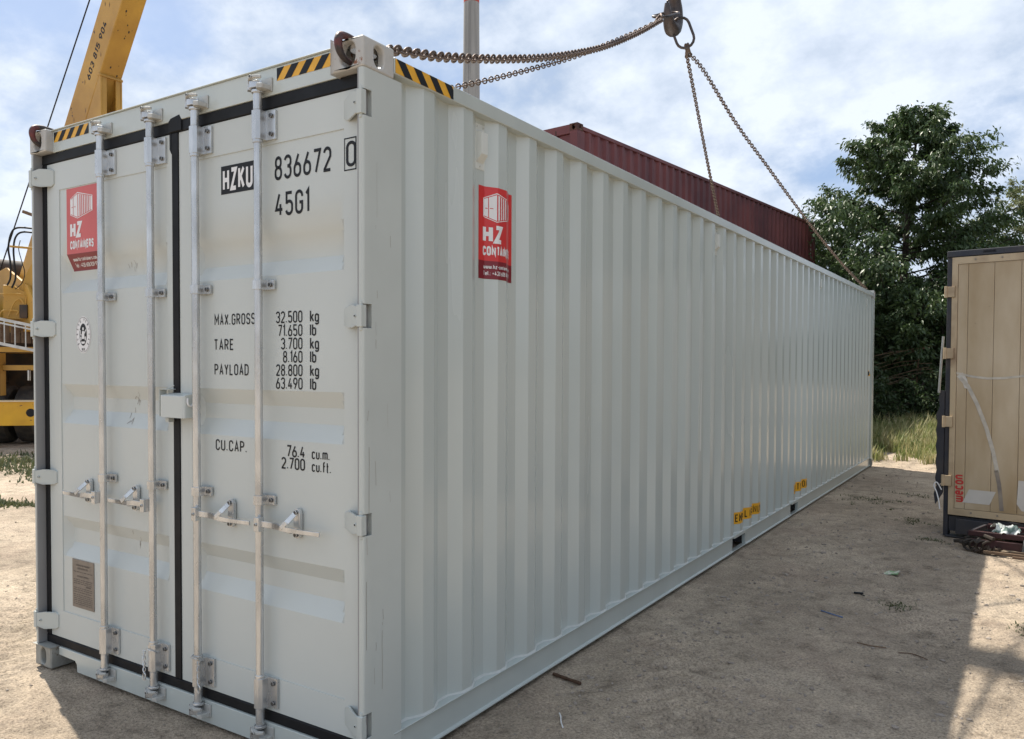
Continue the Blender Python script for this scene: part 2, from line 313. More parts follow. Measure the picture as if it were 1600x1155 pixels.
def ribbon(pts, closed, t):
    """polyline -> list of quads of thickness t (mitred)"""
    k = len(pts); P = [Vector((p[0], p[1])) for p in pts]
    P = [p for i, p in enumerate(P) if i == 0 or (p-P[i-1]).length > 1e-5]; k = len(P)
    if closed and (P[0]-P[-1]).length < 1e-5: P.pop(); k -= 1
    L, Rr = [], []
    for i in range(k):
        a = P[i-1] if (i > 0 or closed) else None; b = P[(i+1) % k] if (i < k-1 or closed) else None
        d1 = (P[i]-a).normalized() if a is not None else None; d2 = (b-P[i]).normalized() if b is not None else None
        if d1 is None: d1 = d2
        if d2 is None: d2 = d1
        n1, n2 = Vector((-d1.y, d1.x)), Vector((-d2.y, d2.x)); n = (n1+n2)
        n = n.normalized() if n.length > 1e-4 else n1
        c = max(n.dot(n1), .38); L.append(P[i]+n*t/2/c); Rr.append(P[i]-n*t/2/c)
    return [(L[i], Rr[i], Rr[(i+1) % k], L[(i+1) % k]) for i in range(k if closed else k-1)]
def text2d(txt, x, y, h, sx=1.0, t=.12, gap=.15, align='l', shear=0.0):
    """returns quads in the plane; h = cap height, sx = width factor, t = stroke (fraction of h)"""
    tot = 0; items = []
    for ch in txt:
        adv, st = G[ch]; items.append((tot, st)); tot += adv*sx+gap+(t if ch != ' ' else 0)
    tot -= gap; q = []
    ox = {'l': 0, 'r': -tot, 'c': -tot/2}[align]
    for off, st in items:
        for cl, pts in st:
            pp = [(px*sx+off+t/2+ox, t/2+py*(1-t)) for px, py in pts]
            for quad in ribbon(pp, cl, t): q.append([(x+h*(a.x+shear*a.y), y+h*a.y) for a in quad])
    return q
def fit(q, x0, x1):
    a = min(p[0] for k in q for p in k); b = max(p[0] for k in q for p in k); f_ = (x1-x0)/(b-a)
    return [[(x0+(p[0]-a)*f_, p[1]) for p in k] for k in q]
def ellipse(cx, cy, rx, ry, n=28): return [(cx+rx*math.cos(2*math.pi*i/n), cy+ry*math.sin(2*math.pi*i/n)) for i in range(n)]
def rect(x0, y0, x1, y1): return [(x0, y0), (x1, y0), (x1, y1), (x0, y1)]
def decal(name, layers, fn, parent, cutx=(), cuty=(), origin=None):
    """layers: [(material, lift, [polygons])]; fn(a,b,lift) -> world point; cut at the folds of the surface"""
    bm = bmesh.new(); mats = []
    for m, lift0, polys in layers:
        mats.append(m); mi = len(mats)-1
        for pi_, p in enumerate(polys):
            lift = lift0+.00003*(pi_ % 12)
            ar = sum(p[i][0]*p[(i+1) % len(p)][1]-p[(i+1) % len(p)][0]*p[i][1] for i in range(len(p)))
            if abs(ar) < 1e-9: continue
            if ar < 0: p = p[::-1]
            fc = bm.faces.new([bm.verts.new((a[0], a[1], lift)) for a in p]); fc.material_index = mi
    for c in cutx: bmesh.ops.bisect_plane(bm, geom=bm.verts[:]+bm.edges[:]+bm.faces[:], plane_co=(c, 0, 0), plane_no=(1, 0, 0), dist=1e-6)
    for c in cuty: bmesh.ops.bisect_plane(bm, geom=bm.verts[:]+bm.edges[:]+bm.faces[:], plane_co=(0, c, 0), plane_no=(0, 1, 0), dist=1e-6)
    for v in bm.verts: v.co = fn(v.co.x, v.co.y, v.co.z)
    me = bpy.data.meshes.new(name); bm.to_mesh(me); bm.free()
    for m in mats: me.materials.append(m)
    return link(name, me, parent, origin)

def catm(P, n=30):
    P = [Vector(p) for p in P]; o = []
    for i in range(len(P)-1):
        p0, p1, p2, p3 = P[max(i-1, 0)], P[i], P[i+1], P[min(i+2, len(P)-1)]
        for t in np.linspace(0, 1, n+1)[:-1]: o.append(.5*((2*p1)+(p2-p0)*t+(2*p0-5*p1+4*p2-p3)*t*t+(3*p1-3*p2+p3-p0)*t**3))
    o.append(P[-1]); return o
# ------------------------------------------------------------------ ground
def vnoise(x, y, sd):
    xi, yi = np.floor(x).astype(np.int64), np.floor(y).astype(np.int64); fx, fy_ = x-xi, y-yi
    fx = fx*fx*(3-2*fx); fy_ = fy_*fy_*(3-2*fy_)
    def hsh(a, b):
        h = (a*374761393+b*668265263+sd*974634777) & 0xffffffff; h = ((h ^ (h >> 13))*1274126177) & 0xffffffff
        return ((h ^ (h >> 16)) & 0xffff)/65535.0-.5
    return (hsh(xi, yi)*(1-fx)+hsh(xi+1, yi)*fx)*(1-fy_)+(hsh(xi, yi+1)*(1-fx)+hsh(xi+1, yi+1)*fx)*fy_
def ground_h(x, y):
    fade = np.exp(-(np.hypot(x+1, y-4)/14)**4)
    rough = .35+1.3*np.clip(vnoise(x*.55, y*.55, 9)+.5, 0, 1)
    h = .010*np.sin(x*2.1+1.3*np.sin(y*.7))*np.sin(y*1.3+x*.4)+.006*np.sin(x*5.7+y*3.1)*np.sin(y*4.9-x*2.2)
    h += .005*np.sin(13*x+3*np.sin(5*y))*np.sin(11*y+2*np.sin(7*x))
    h = h*.7+fade*rough*(.026*vnoise(x*3.1+.4*y, y*3.4, 1)+.014*vnoise(x*8.3, y*7.7-.3*x, 2)+.0075*vnoise(x*19, y*18, 3)+.0035*vnoise(x*37, y*35, 4))
    near = np.exp(-(np.maximum(np.abs(x+1.22)-1.15, 0)**2+np.maximum(np.abs(y-6.1)-6.0, 0)**2)/.05)
    h = (h-.010)*(1-near*.8)-.006*near
    d = np.hypot(x+1, y-5)
    h += np.clip((d-16)/40, 0, 1)*.12*np.sin(x*.35+1)*np.sin(y*.31)
    h += .55*np.exp(-(((x+25)/5.5)**2+((y-13)/4.5)**2))      # low sand mound beyond the crane
    # tyre tread prints beside the door corner and across the yard
    for (px, py, ax, ay, wd, ln) in ((-2.9, -.75, .93, -.37, .28, 1.6), (-3.6, .55, .80, -.60, .22, 1.5), (-2.0, -1.05, .9, .1, .2, .8), (1.45, 3.9, -.30, .95, .20, 1.3), (-4.6, .1, .93, -.37, .28, 2.0), (.62, 1.7, -.45, .9, .26, .9)):
        aa = (x-px)*ax+(y-py)*ay; bb = -(x-px)*ay+(y-py)*ax
        h += -.014*np.exp(-(bb/wd)**4)*np.exp(-(aa/ln)**4)*(1+.8*np.sin(aa*48+np.abs(bb)*30))
    for (px, py, qx, qy, wd) in ((1.16, 5.0, 1.42, 3.9, .10), (-3.4, -.35, -1.6, -.95, .16), (.45, 2.6, .95, 1.1, .13)):
        L = math.hypot(qx-px, qy-py); ax, ay = (qx-px)/L, (qy-py)/L
        aa = (x-px)*ax+(y-py)*ay-L/2; bb = -(x-px)*ay+(y-py)*ax
        h += -.006*(.5+.5*np.cos(bb*2*np.pi/.058))*np.exp(-(bb/wd)**6)*np.exp(-(aa/(L*.52))**6)
    return h
def axis(lo, hi, fine, far):
    a = [lo]; 
    while a[-1] < hi: a.append(a[-1]+fine)
    l = [lo]; st = fine
    while l[-1] > -far: st *= 1.16; l.append(l[-1]-st)
    r = [a[-1]]; st = fine
    while r[-1] < far: st *= 1.16; r.append(r[-1]+st)
    return np.array(l[:0:-1]+a+r[1:])
def grid_mesh(name, X, Y, Z, m):
    ny, nx = X.shape; co = np.stack([X, Y, Z], -1).reshape(-1, 3)
    i = np.arange(nx-1)[None, :]+np.arange(ny-1)[:, None]*nx
    q = np.stack([i, i+1, i+1+nx, i+nx], -1).reshape(-1)
    me = bpy.data.meshes.new(name); me.vertices.add(len(co)); me.vertices.foreach_set('co', co.ravel())
    me.loops.add(len(q)); me.loops.foreach_set('vertex_index', q)
    me.polygons.add(len(q)//4); me.polygons.foreach_set('loop_start', np.arange(0, len(q), 4)); me.polygons.foreach_set('loop_total', np.full(len(q)//4, 4))
    me.update(calc_edges=True); me.materials.append(m); me.shade_smooth(); return me
def ground_mat():
    m = bpy.data.materials.new('sandy_ground'); m.use_nodes = True; nd, lk = m.node_tree.nodes, m.node_tree.links
    b = nd['Principled BSDF']; b.inputs['Roughness'].default_value = .95; b.inputs['Specular IOR Level'].default_value = .15
    t = N(nd, 'ShaderNodeTexCoord')
    def noi(sc_, det, ro=.5):
        n = N(nd, 'ShaderNodeTexNoise'); n.inputs['Scale'].default_value = sc_; n.inputs['Detail'].default_value = det; n.inputs['Roughness'].default_value = ro
        lk.new(t.outputs['Object'], n.inputs['Vector']); return n.outputs[0]
    def ramp(src, stops):
        r = N(nd, 'ShaderNodeValToRGB'); lk.new(src, r.inputs[0])
        e = r.color_ramp.elements
        while len(e) < len(stops): e.new(.5)
        for el, (p, c) in zip(e, stops): el.position = p; el.color = (*c, 1)
        return r.outputs[0]
    def mix(fac, a, c, bt='MIX'):
        x = N(nd, 'ShaderNodeMix', data_type='RGBA', blend_type=bt)
        for i, v in ((0, fac), (6, a), (7, c)):
            if hasattr(v, 'type'): lk.new(v, x.inputs[i])
            elif isinstance(v, tuple): x.inputs[i].default_value = (*v, 1)
            else: x.inputs[i].default_value = v
        return x.outputs[2]
    base = ramp(noi(.55, 6, .6), [(.32, (.275, .226, .175)), (.5, (.385, .317, .244)), (.68, (.49, .41, .32))])
    mid = ramp(noi(5, 8, .7), [(.32, (.58, .57, .56)), (.46, (.95, .95, .95)), (.68, (1.22, 1.21, 1.19))])
    c = mix(1.0, base, mid, 'MULTIPLY')
    redd = ramp(noi(1.3, 4), [(.5, (0, 0, 0)), (.7, (1, 1, 1))])
    c = mix(mth('MULTIPLY', redd, .16, nodes=nd, links=lk), c, (.36, .24, .19))
    fine = ramp(noi(75, 6, .8), [(.36, (.34, .33, .32)), (.46, (.92, .92, .92)), (.62, (1.5, 1.49, 1.46))])
    c = mix(.8, c, fine, 'MULTIPLY')
    v = N(nd, 'ShaderNodeTexVoronoi'); v.inputs['Scale'].default_value = 38; lk.new(t.outputs['Object'], v.inputs['Vector'])
    peb = ramp(v.outputs['Distance'], [(.10, (1, 1, 1)), (.22, (0, 0, 0))])
    sel = ramp(v.outputs['Color'], [(.62, (0, 0, 0)), (.66, (1, 1, 1))])
    pm = mth('MULTIPLY', peb, sel, nodes=nd, links=lk)
    patch = ramp(noi(.9, 3), [(.36, (.15, .15, .15)), (.52, (1, 1, 1))])
    pm = mth('MULTIPLY', pm, patch, nodes=nd, links=lk)
    c = mix(mth('MULTIPLY', pm, .7, nodes=nd, links=lk), c, ramp(v.outputs['Color'], [(.2, (.17, .15, .13)), (.9, (.55, .49, .42))]))
    lk.new(c, b.inputs['Base Color'])
    hsum = mth('ADD', mth('MULTIPLY', noi(9, 7, .68), 1.0, nodes=nd, links=lk), mth('MULTIPLY', noi(85, 4, .7), .28, nodes=nd, links=lk), nodes=nd, links=lk)
    hsum = mth('ADD', hsum, mth('MULTIPLY', pm, .28, nodes=nd, links=lk), nodes=nd, links=lk)
    bp = N(nd, 'ShaderNodeBump'); bp.inputs['Strength'].default_value = .95; bp.inputs['Distance'].default_value = .04
    lk.new(hsum, bp.inputs['Height']); lk.new(bp.outputs[0], b.inputs['Normal'])
    return m
gx = axis(-5.0, 2.9, .018, 900); gy = axis(-1.2, 7.0, .018, 900)
X, Y = np.meshgrid(gx, gy)
g_o = bpy.data.objects.new('ground', grid_mesh('ground', X, Y, ground_h(X, Y), ground_mat())); COL.objects.link(g_o); tag(g_o, 'pale sandy yard with gravel and dust', None, None, 'structure')
def gh(x, y): return float(ground_h(np.array([float(x)]), np.array([float(y)]))[0])

# ------------------------------------------------------------------ container builder pieces
def stadium(hw, hh, n=7):
    """upright slot outline, half width hw, half height hh; starts at lower right, counter-clockwise"""
    return arc(0, hh-hw, hw, hw, 0, 180, n*2)+arc(0, -(hh-hw), hw, hw, 180, 360, n*2)
def hole_face(mb, o, U, Vv, W, H, hc, hw, hh, depth, m=0, mi=0):
    """rectangular face W x H at o with an upright slot centred at hc, and the slot's inner wall going to -n*depth"""
    o, U, Vv = Vector(o), Vector(U), Vector(Vv); n = U.cross(Vv)
    P = lambda a, b, d=0: o+U*a+Vv*b-n*d
    st = [(hc[0]+a, hc[1]+b) for a, b in stadium(hw, hh)]; k = len(st); q = k//4
    cor = [(W, H), (0, H), (0, 0), (W, 0)]
    # quarter split: 0..q right-top, etc
    idx = [0, q, 2*q, 3*q, k]
    pts = st+[st[0]]
    right = [(W, 0), (W, H)]
    seg = [(cor[3], cor[0], None)]
    # four n-gons: top, left, bottom, right
    half = k//2
    a_top = pts[q//2+0: half-q//2]; a_left = pts[half-q//2-1: half+q//2+1]; a_bot = pts[half+q//2: k-q//2]; a_right = pts[k-q//2-1:k]+pts[0:q//2+1]
    for c0, c1, ar in ((cor[0], cor[1], a_top), (cor[1], cor[2], a_left), (cor[2], cor[3], a_bot), (cor[3], cor[0], a_right)):
        poly = [c0, c1]+ar[::-1]
        tri = tessellate_polygon([[Vector((a, b, 0)) for a, b in poly]])
        mb.add([P(a, b) for a, b in poly], [tuple(range(len(poly)))], m)
    vs = [P(a, b) for a, b in st]+[P(a, b, depth) for a, b in st]
    mb.add(vs, [(i, (i+1) % k, k+(i+1) % k, k+i) for i in range(k)], mi)
def casting(x_out, y_out, z_out, sx, sy, sz, parent, m, origin_shift=(0, 0, 0), lod=False, T=None):
    """corner casting whose outer corner is (x_out,y_out,z_out); sx,sy,sz = direction inward (+1/-1)"""
    Wx, Wy, Hz = .162, .178, .118
    x0, x1 = sorted((x_out, x_out+sx*Wx)); y0, y1 = sorted((y_out, y_out+sy*Wy)); z0, z1 = sorted((z_out, z_out+sz*Hz))
    mb = MB()
    T = T or Matrix.Identity(4)
    def hf(o, U, Vv, W, H, hc, hw, hh):
        hole_face(mb, T @ Vector(o), T.to_3x3() @ Vector(U), T.to_3x3() @ Vector(Vv), W, H, hc, hw, hh, .03)
    tr = lambda vs: [T @ Vector(p) for p in vs]
    # y-face (outer)
    fh = (.037, .049) if sz < 0 else (.027, .043)
    if sy > 0: hf((x0, y0, z0), (1, 0, 0), (0, 0, 1), Wx, Hz, (Wx/2, Hz/2), *fh); mb.add(tr([(x0, y1, z0), (x0, y1, z1), (x1, y1, z1), (x1, y1, z0)]), [(0, 1, 2, 3)])
    else: hf((x1, y1, z0), (-1, 0, 0), (0, 0, 1), Wx, Hz, (Wx/2, Hz/2), .030, .047); mb.add(tr([(x0, y0, z0), (x0, y0, z1), (x1, y0, z1), (x1, y0, z0)]), [(0, 1, 2, 3)])
    if sx < 0: hf((x1, y0, z0), (0, 1, 0), (0, 0, 1), Wy, Hz, (Wy/2, Hz/2), .027, .041); mb.add(tr([(x0, y0, z0), (x0, y1, z0), (x0, y1, z1), (x0, y0, z1)]), [(0, 1, 2, 3)])
    else: hf((x0, y1, z0), (0, -1, 0), (0, 0, 1), Wy, Hz, (Wy/2, Hz/2), .027, .041); mb.add(tr([(x1, y0, z0), (x1, y1, z0), (x1, y1, z1), (x1, y0, z1)]), [(0, 1, 2, 3)])
    zo, zi = (z1, z0) if sz < 0 else (z0, z1)
    if sz < 0: hf((x0, y0, z1), (1, 0, 0), (0, 1, 0), Wx, Wy, (Wx/2, Wy/2), .031, .06)
    else: hf((x0, y1, z0), (1, 0, 0), (0, -1, 0), Wx, Wy, (Wx/2, Wy/2), .031, .06)
    mb.add(tr([(x0, y0, zi), (x0, y1, zi), (x1, y1, zi), (x1, y0, zi)]), [(0, 1, 2, 3)])
    return mb.build('corner_casting', m, parent, bevel=.009 if not lod else 0, smooth=40, recalc=False, weld=True, seg=3)
L_, W_, H_ = 12.192, 2.438, 2.896
PIT = .2805
def wall_depth(y, y0=.445):
    """inward depth of the corrugated wall at y (0 outer, .036 inner)"""
    t = (y-y0) % PIT
    if t < .073: return .036*t/.073
    if t < .144: return .036
    if t < .210: return .036*(1-(t-.144)/.066)
    return 0.0
def folds(lo, hi, y0=.445):
    out = []; k = math.floor((lo-y0)/PIT)-1
    while y0+k*PIT < hi:
        for d in (0, .073, .144, .210):
            v = y0+k*PIT+d
            if lo < v < hi: out.append(v)
        k += 1
    return out

def build_container(name, label, loc, rz, lod, P, PP, CM, group=None):
    """the shell of a 40 ft high-cube container, right face x=0, door end y=0 in its own frame"""
    root = thing(name, loc, label, 'shipping container', group, rz)
    T = Matrix.Translation(loc) @ Matrix.Rotation(rz, 4, 'Z')
    def B(mb, nm, mats, parent=root, **k):
        mb.v = [tuple(T @ Vector(p)) for p in mb.v]
        return mb.build(nm, mats, parent, **k)
    for xo, sx in ((0, -1), (-W_, 1)):
        for yo, sy in ((0, 1), (L_, -1)):
            for zo, sz in ((0, 1), (H_, -1)): casting(xo, yo, zo, sx, sy, sz, root, CM if (lod or zo > 0) else CASTB, T=T, lod=lod)
    # side walls
    for xo, dr in ((0, -1), (-W_, 1)):
        ys = [.222]+folds(.30, L_-.25)+[L_-.176]
        ys = [.222, .300]+[y for y in ys if .31 < y < L_-.25]+[L_-.176]
        mb = MB(); z0, z1 = .150, 2.806; nz = 3
        X0 = lambda y: xo+dr*(.011+(wall_depth(y) if .3 < y < L_-.25 else .036))
        vs = [(X0(y), y, z0+(z1-z0)*k/nz) for y in ys for k in range(nz+1)]
        mb.add(vs, [(i*(nz+1)+k, (i+1)*(nz+1)+k, (i+1)*(nz+1)+k+1, i*(nz+1)+k+1) for i in range(len(ys)-1) for k in range(nz)])
        wo = B(mb, 'side_wall', P, weld=True, bevel=0, smooth=20)
        if dr == -1: root['_w'] = 0; right_wall = wo
        if not lod:                               # hand-run sealant along the foot of the wall
            mb = MB(); yb_ = sorted(ys+[ (ys[i]+ys[i+1])/2 for i in range(len(ys)-1)]); vs = []
            for y in yb_:
                wx = np.interp(y, ys, [abs(X0(v)-xo) for v in ys]); jx = random.uniform(-.0015, .002); sm = .007
                vs += [(xo+dr*(wx-.0005), y, .1715+jx), (xo+dr*(wx-.0035), y, .167), (xo+dr*(wx-.009-jx), y, .1630)]
            mb.add(vs, [(3*i+k, 3*i+3+k, 3*i+4+k, 3*i+1+k) for i in range(len(yb_)-1) for k in (0, 1)]); B(mb, 'sealant_bead', SEAL, weld=False, smooth=60)
        mb = MB(); mb.box(min(xo, xo+dr*.06), max(xo, xo+dr*.06), .178, L_-.178, 2.802, 2.866); B(mb, 'top_side_rail', P, bevel=.004)
        # bottom rail: outward C channel, broken at the two fork pockets
        mb = MB()
        segs = [(.178, 4.67), (5.05, 6.73), (7.07, L_-.178)]
        for a, b in segs:
            prof = [(.006, .0185), (.006, .0265), (.020, .032), (.020, .150), (.001, .156), (.0, .159), (.0, .1625), (.052, .1625), (.052, .0185)]
            mb.prism(prof, lambda p, q, d: V3(xo+dr*p, d, q), a, b)
        for a, b in ((4.67, 5.05), (6.73, 7.07)):
            mb.box(min(xo+dr*.002, xo+dr*.055), max(xo+dr*.002, xo+dr*.055), a, b, .136, .1625)
            mb.box(min(xo+dr*.01, xo+dr*.055), max(xo+dr*.01, xo+dr*.055), a, b, .0195, .026)
        B(mb, 'bottom_side_rail', P, bevel=.0015 if not lod else 0, seg=1)
    # pocket tunnels, cross members and floor
    mb = MB()
    for a, b in ((4.67, 5.05), (6.73, 7.07)):
        for yy in (a-.004, b): mb.box(-W_+.056, -.056, yy, yy+.004, .03, .136)
        mb.box(-W_+.056, -.056, a, b, .138, .142)
    mb.box(-W_+.054, -.054, .2, L_-.2, .146, .170)
    B(mb, 'underframe', DARK)
    mb = MB(); ys = np.linspace(.16, L_-.16, 56)
    vs = [(x, y, 2.864 if (i % 4) in (0, 1) else 2.848) for i, y in enumerate(ys) for x in (-W_+.05, -.05)]
    mb.add(vs, [(2*i, 2*i+1, 2*i+3, 2*i+2) for i in range(len(ys)-1)]); B(mb, 'roof', P)
    # closed end
    mb = MB(); xs = [-W_+.12+i*.0705 for i in range(32)]
    vs = [(x, L_-.03-(0 if (i % 4) in (0, 1) else .045), z) for i, x in enumerate(xs) for z in (.13, 2.79)]
    mb.add(vs, [(2*i, 2*i+2, 2*i+3, 2*i+1) for i in range(len(xs)-1)]); B(mb, 'end_wall', P)
    mb = MB()
    for xo, dr in ((0, -1), (-W_, 1)):
        mb.box(min(xo+dr*.004, xo+dr*.14), max(xo+dr*.004, xo+dr*.14), L_-.178, L_-.006, .119, 2.777)
    mb.box(-W_+.163, -.163, L_-.08, L_-.01, 2.78, 2.886); mb.box(-W_+.163, -.163, L_-.08, L_-.01, .02, .128)
    B(mb, 'end_frame', P, bevel=.003 if not lod else 0)
    return root, T, right_wall

# ================================================================== the grey container
cont, T0, wallR = build_container('shipping_container', 'long light grey shipping container with locked doors in front, chains hooked to its upper corners', (0, 0, 0), 0, False, PAINT, PAINTP, CAST)

# door-end frame
HINGE_Z = ((2.597, 2.697), (1.792, 1.884), (.992, 1.078), (.202, .299))
for xo, dr in ((0, -1), (-W_, 1)):
    mb = MB()
    X = lambda a, b: (min(xo+dr*a, xo+dr*b), max(xo+dr*a, xo+dr*b))
    # side plate behind the hinge slots
    mb.box(*X(.003, .009), .050, .2235, .1185, 2.7775)
    zc_ = .1185
    for h0, h1 in sorted(HINGE_Z)+[(2.7775, 2.7775)]:
        # rounded lip between the hinges
        prof = [(.003, .0502), (.003, .014)]+[(.003+.011*(1-math.cos(R(t))), .014-.011*math.sin(R(t))) for t in (22, 45, 68, 90)]+[(.026, .003), (.026, .010), (.0155, .010), (.009, .016), (.009, .0502)]
        if h0-zc_ > .01: mb.prism(prof, lambda p, q, d: V3(xo+dr*p, q, d), zc_, h0)
        zc_ = h1
    mb.box(*X(.009, .040), .052, .058, .1185, 2.7775); mb.box(*X(.034, .040), .052, .2, .1185, 2.7775)
    mb.box(*X(.009, .060), .2175, .2235, .1185, 2.7775)
    B_ = mb.build('corner_post', [PAINTP], cont, bevel=0, smooth=35)
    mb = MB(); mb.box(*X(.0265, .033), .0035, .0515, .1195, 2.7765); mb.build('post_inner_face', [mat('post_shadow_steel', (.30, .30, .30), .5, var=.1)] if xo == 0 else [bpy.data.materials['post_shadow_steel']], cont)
mb = MB(); mb.box(-2.2755, -.1625, .040, .100, 2.776, 2.889); mb.box(-2.2755, -.1625, .030, .100, 2.8892, 2.8945)
mb.build('door_header', PAINT, cont, bevel=.003)
mb = MB()
sill = [(-2.262, .118), (-2.262, .074), (-2.105, .070), (-2.088, .055), (-2.084, .014), (-.354, .014), (-.350, .055), (-.333, .070), (-.176, .074), (-.176, .118)]
mb.prism(sill, lambda a, b, d: V3(a, d, b), .036, .11)
mb.build('door_sill', PAINT, cont, bevel=.003)
# warning tape
def yplane(y): return lambda a, b, l: V3(a, y-l, b)
def xplane(x): return lambda a, b, l: V3(x+l, a, b)
def stripes(a0, a1, z0, z1, k, dirn):
    p = []; sh = (z1-z0)*.85*dirn; wd = (a1-a0)/k/2; a = a0-abs(sh)
    while a < a1+abs(sh):
        q = [(a, z0), (a+wd, z0), (a+wd+sh, z1), (a+sh, z1)]
        # clip to the tape
        def clip(poly, c, sgn):
            o = []
            for i in range(len(poly)):
                A, B2 = poly[i], poly[(i+1) % len(poly)]; da, db = sgn*(A[0]-c), sgn*(B2[0]-c)
                if da >= 0: o.append(A)
                if da*db < 0: t = da/(da-db); o.append((A[0]+t*(B2[0]-A[0]), A[1]+t*(B2[1]-A[1])))
            return o
        q = clip(q, a0, 1); q = clip(q, a1, -1) if len(q) > 2 else q
        if len(q) > 2: p.append(q)
        a += 2*wd
    return p
for a0, a1, k in ((-2.262, -1.930, 4), (-.520, -.170, 4)):
    decal('warning_tape', [(YEL, .001, [rect(a0, 2.828, a1, 2.880)]), (BLACK, .0018, stripes(a0, a1, 2.828, 2.880, k, 1))], yplane(.040), cont)
decal('warning_tape', [(YEL, .001, [rect(.182, 2.806, .562, 2.862)]), (BLACK, .0018, stripes(.182, .562, 2.806, 2.862, 3.7, -1))], xplane(0), cont)
mb = MB()                                   # door gaskets
mb.box(-2.3995, -.0385, .044, .058, 2.724, 2.7755); mb.box(-2.3995, -.0385, .044, .058, .119, .164)
mb.box(-2.3995, -2.3580, .0445, .058, .164, 2.724); mb.box(-.0665, -.0385, .0445, .058, .164, 2.724)
mb.build('frame_gasket', RUBBER, cont, bevel=.005)
mb = MB(); mb.box(-1.2465, -1.1995, .044, .060, .1655, 2.7225)
mb.prism([(-1.262, 2.7225), (-1.262, 2.650), (-1.2465, 2.625), (-1.2465, 2.7225)], lambda a, b, d: V3(a, d, b), .043, .060)
mb.prism([(-1.262, 2.726), (-1.262, 2.776), (-1.245, 2.790), (-1.180, 2.800), (-1.165, 2.776), (-1.165, 2.726)], lambda a, b, d: V3(a, d, b), .0375, .0435)
mb.build('centre_gasket', RUBBER, cont, bevel=.004)

RECESS = ((2.226, 2.148, 2.090, 2.026), (1.541, 1.473, 1.405, 1.333), (.832, .767, .690, .617))
DOORS = {'l': (-2.3565, -1.2480, -2.238, -1.293), 'r': (-1.1980, -.0680, -1.112, -.149)}
PZ0, PZ1 = .312, 2.577
def door_y(x, z, px0, px1):
    """front surface of the door panel"""
    if not (px0 < x < px1 and PZ0 < z < PZ1): return .050
    tx = max(0, min(1, (x-px0-.004)/.040, (px1-x-.004)/.030)); tz = 0
    for a, b, c, d in RECESS:
        if d < z < a: tz = min(1, (a-z)/(a-b), (z-d)/(c-d))
    return .0545+.036*min(tx, tz)
for side in ('l', 'r'):
    dx0, dx1, px0, px1 = DOORS[side]
    # frame of the door leaf
    mb = MB()
    mb.box(dx0, px0, .050, .100, .166, 2.7215); mb.box(px1, dx1, .050, .100, .166, 2.7215)
    mb.box(px0, px1, .050, .100, .166, PZ0); mb.box(px0, px1, .050, .100, PZ1, 2.7215)
    door = mb.build('container_door', PAINTD, cont, smooth=20)
    door['label'] = 'left door leaf with red sign and round emblem' if side == 'l' else 'right door leaf with black container number and weights'
    xs = [px0, px0+.004, px0+.024, px0+.044]+list(np.linspace(px0+.1, px1-.1, 5))+[px1-.034, px1-.019, px1-.004, px1]
    zs = [PZ0]+sorted([v for rc in RECESS for v in (rc[0], rc[0]-.5*(rc[0]-rc[1]), rc[1], rc[2], rc[3]+.5*(rc[2]-rc[3]), rc[3])]+[.46, 1.0, 1.18, 1.7, 1.87, 2.35])+[PZ1]
    mb = MB(); e = 1e-4
    vs = [(x, door_y(min(max(x, px0+e), px1-e), min(max(z, PZ0+e), PZ1-e), px0, px1), z) for z in zs for x in xs]; n = len(xs)
    mb.add(vs, [(j*n+i, j*n+i+1, (j+1)*n+i+1, (j+1)*n+i) for j in range(len(zs)-1) for i in range(n-1)])
    mb.build('door_panel', PAINTD, door, smooth=25)
    # hinges
    for h0, h1 in HINGE_Z:
        sg = 1 if side == 'r' else -1; ex = dx1 if side == 'r' else dx0
        mb = MB(); zc2 = (h0+h1)/2; hz = (h1-h0)/2
        xp = -.016 if side == 'r' else -W_+.016            # pin
        xa = ex-sg*.075
        prof = [(xa, zc2-hz*.70), (xa-sg*.0, zc2+hz*.70), (xa+sg*.02, zc2+hz*.92), (ex, zc2+hz*.97), (xp-sg*.004, zc2+hz*.72), (xp-sg*.004, zc2-hz*.72), (ex, zc2-hz*.97), (xa+sg*.02, zc2-hz*.92)]
        y_at = lambda a: .0495-.050*max(0, min(1, (sg*(a-xa)-.02)/.075))
        nn = len(prof); vs = [V3(a, y_at(a)-.006, b) for a, b in prof]+[V3(a, y_at(a)+.004, b) for a, b in prof]
        mb.add(vs, [tuple(range(nn)), tuple(range(nn, 2*nn))[::-1]]+[(i, (i+1) % nn, nn+(i+1) % nn, nn+i) for i in range(nn)])
        mb.box(min(xp-.013, xp+.013), max(xp-.013, xp+.013), -.008, .020, h0+.004, h1-.004)
        mb.cyl((xp, .004, h0-.010), (xp, .004, h1+.010), .007, n=10)
        mb.cyl((ex+sg*.025, -.004, zc2), (ex+sg*.025, .004, zc2), .006, n=8, m=1)
        mb.build('hinge', [PAINTP, BLACK], door, bevel=.002, smooth=35)

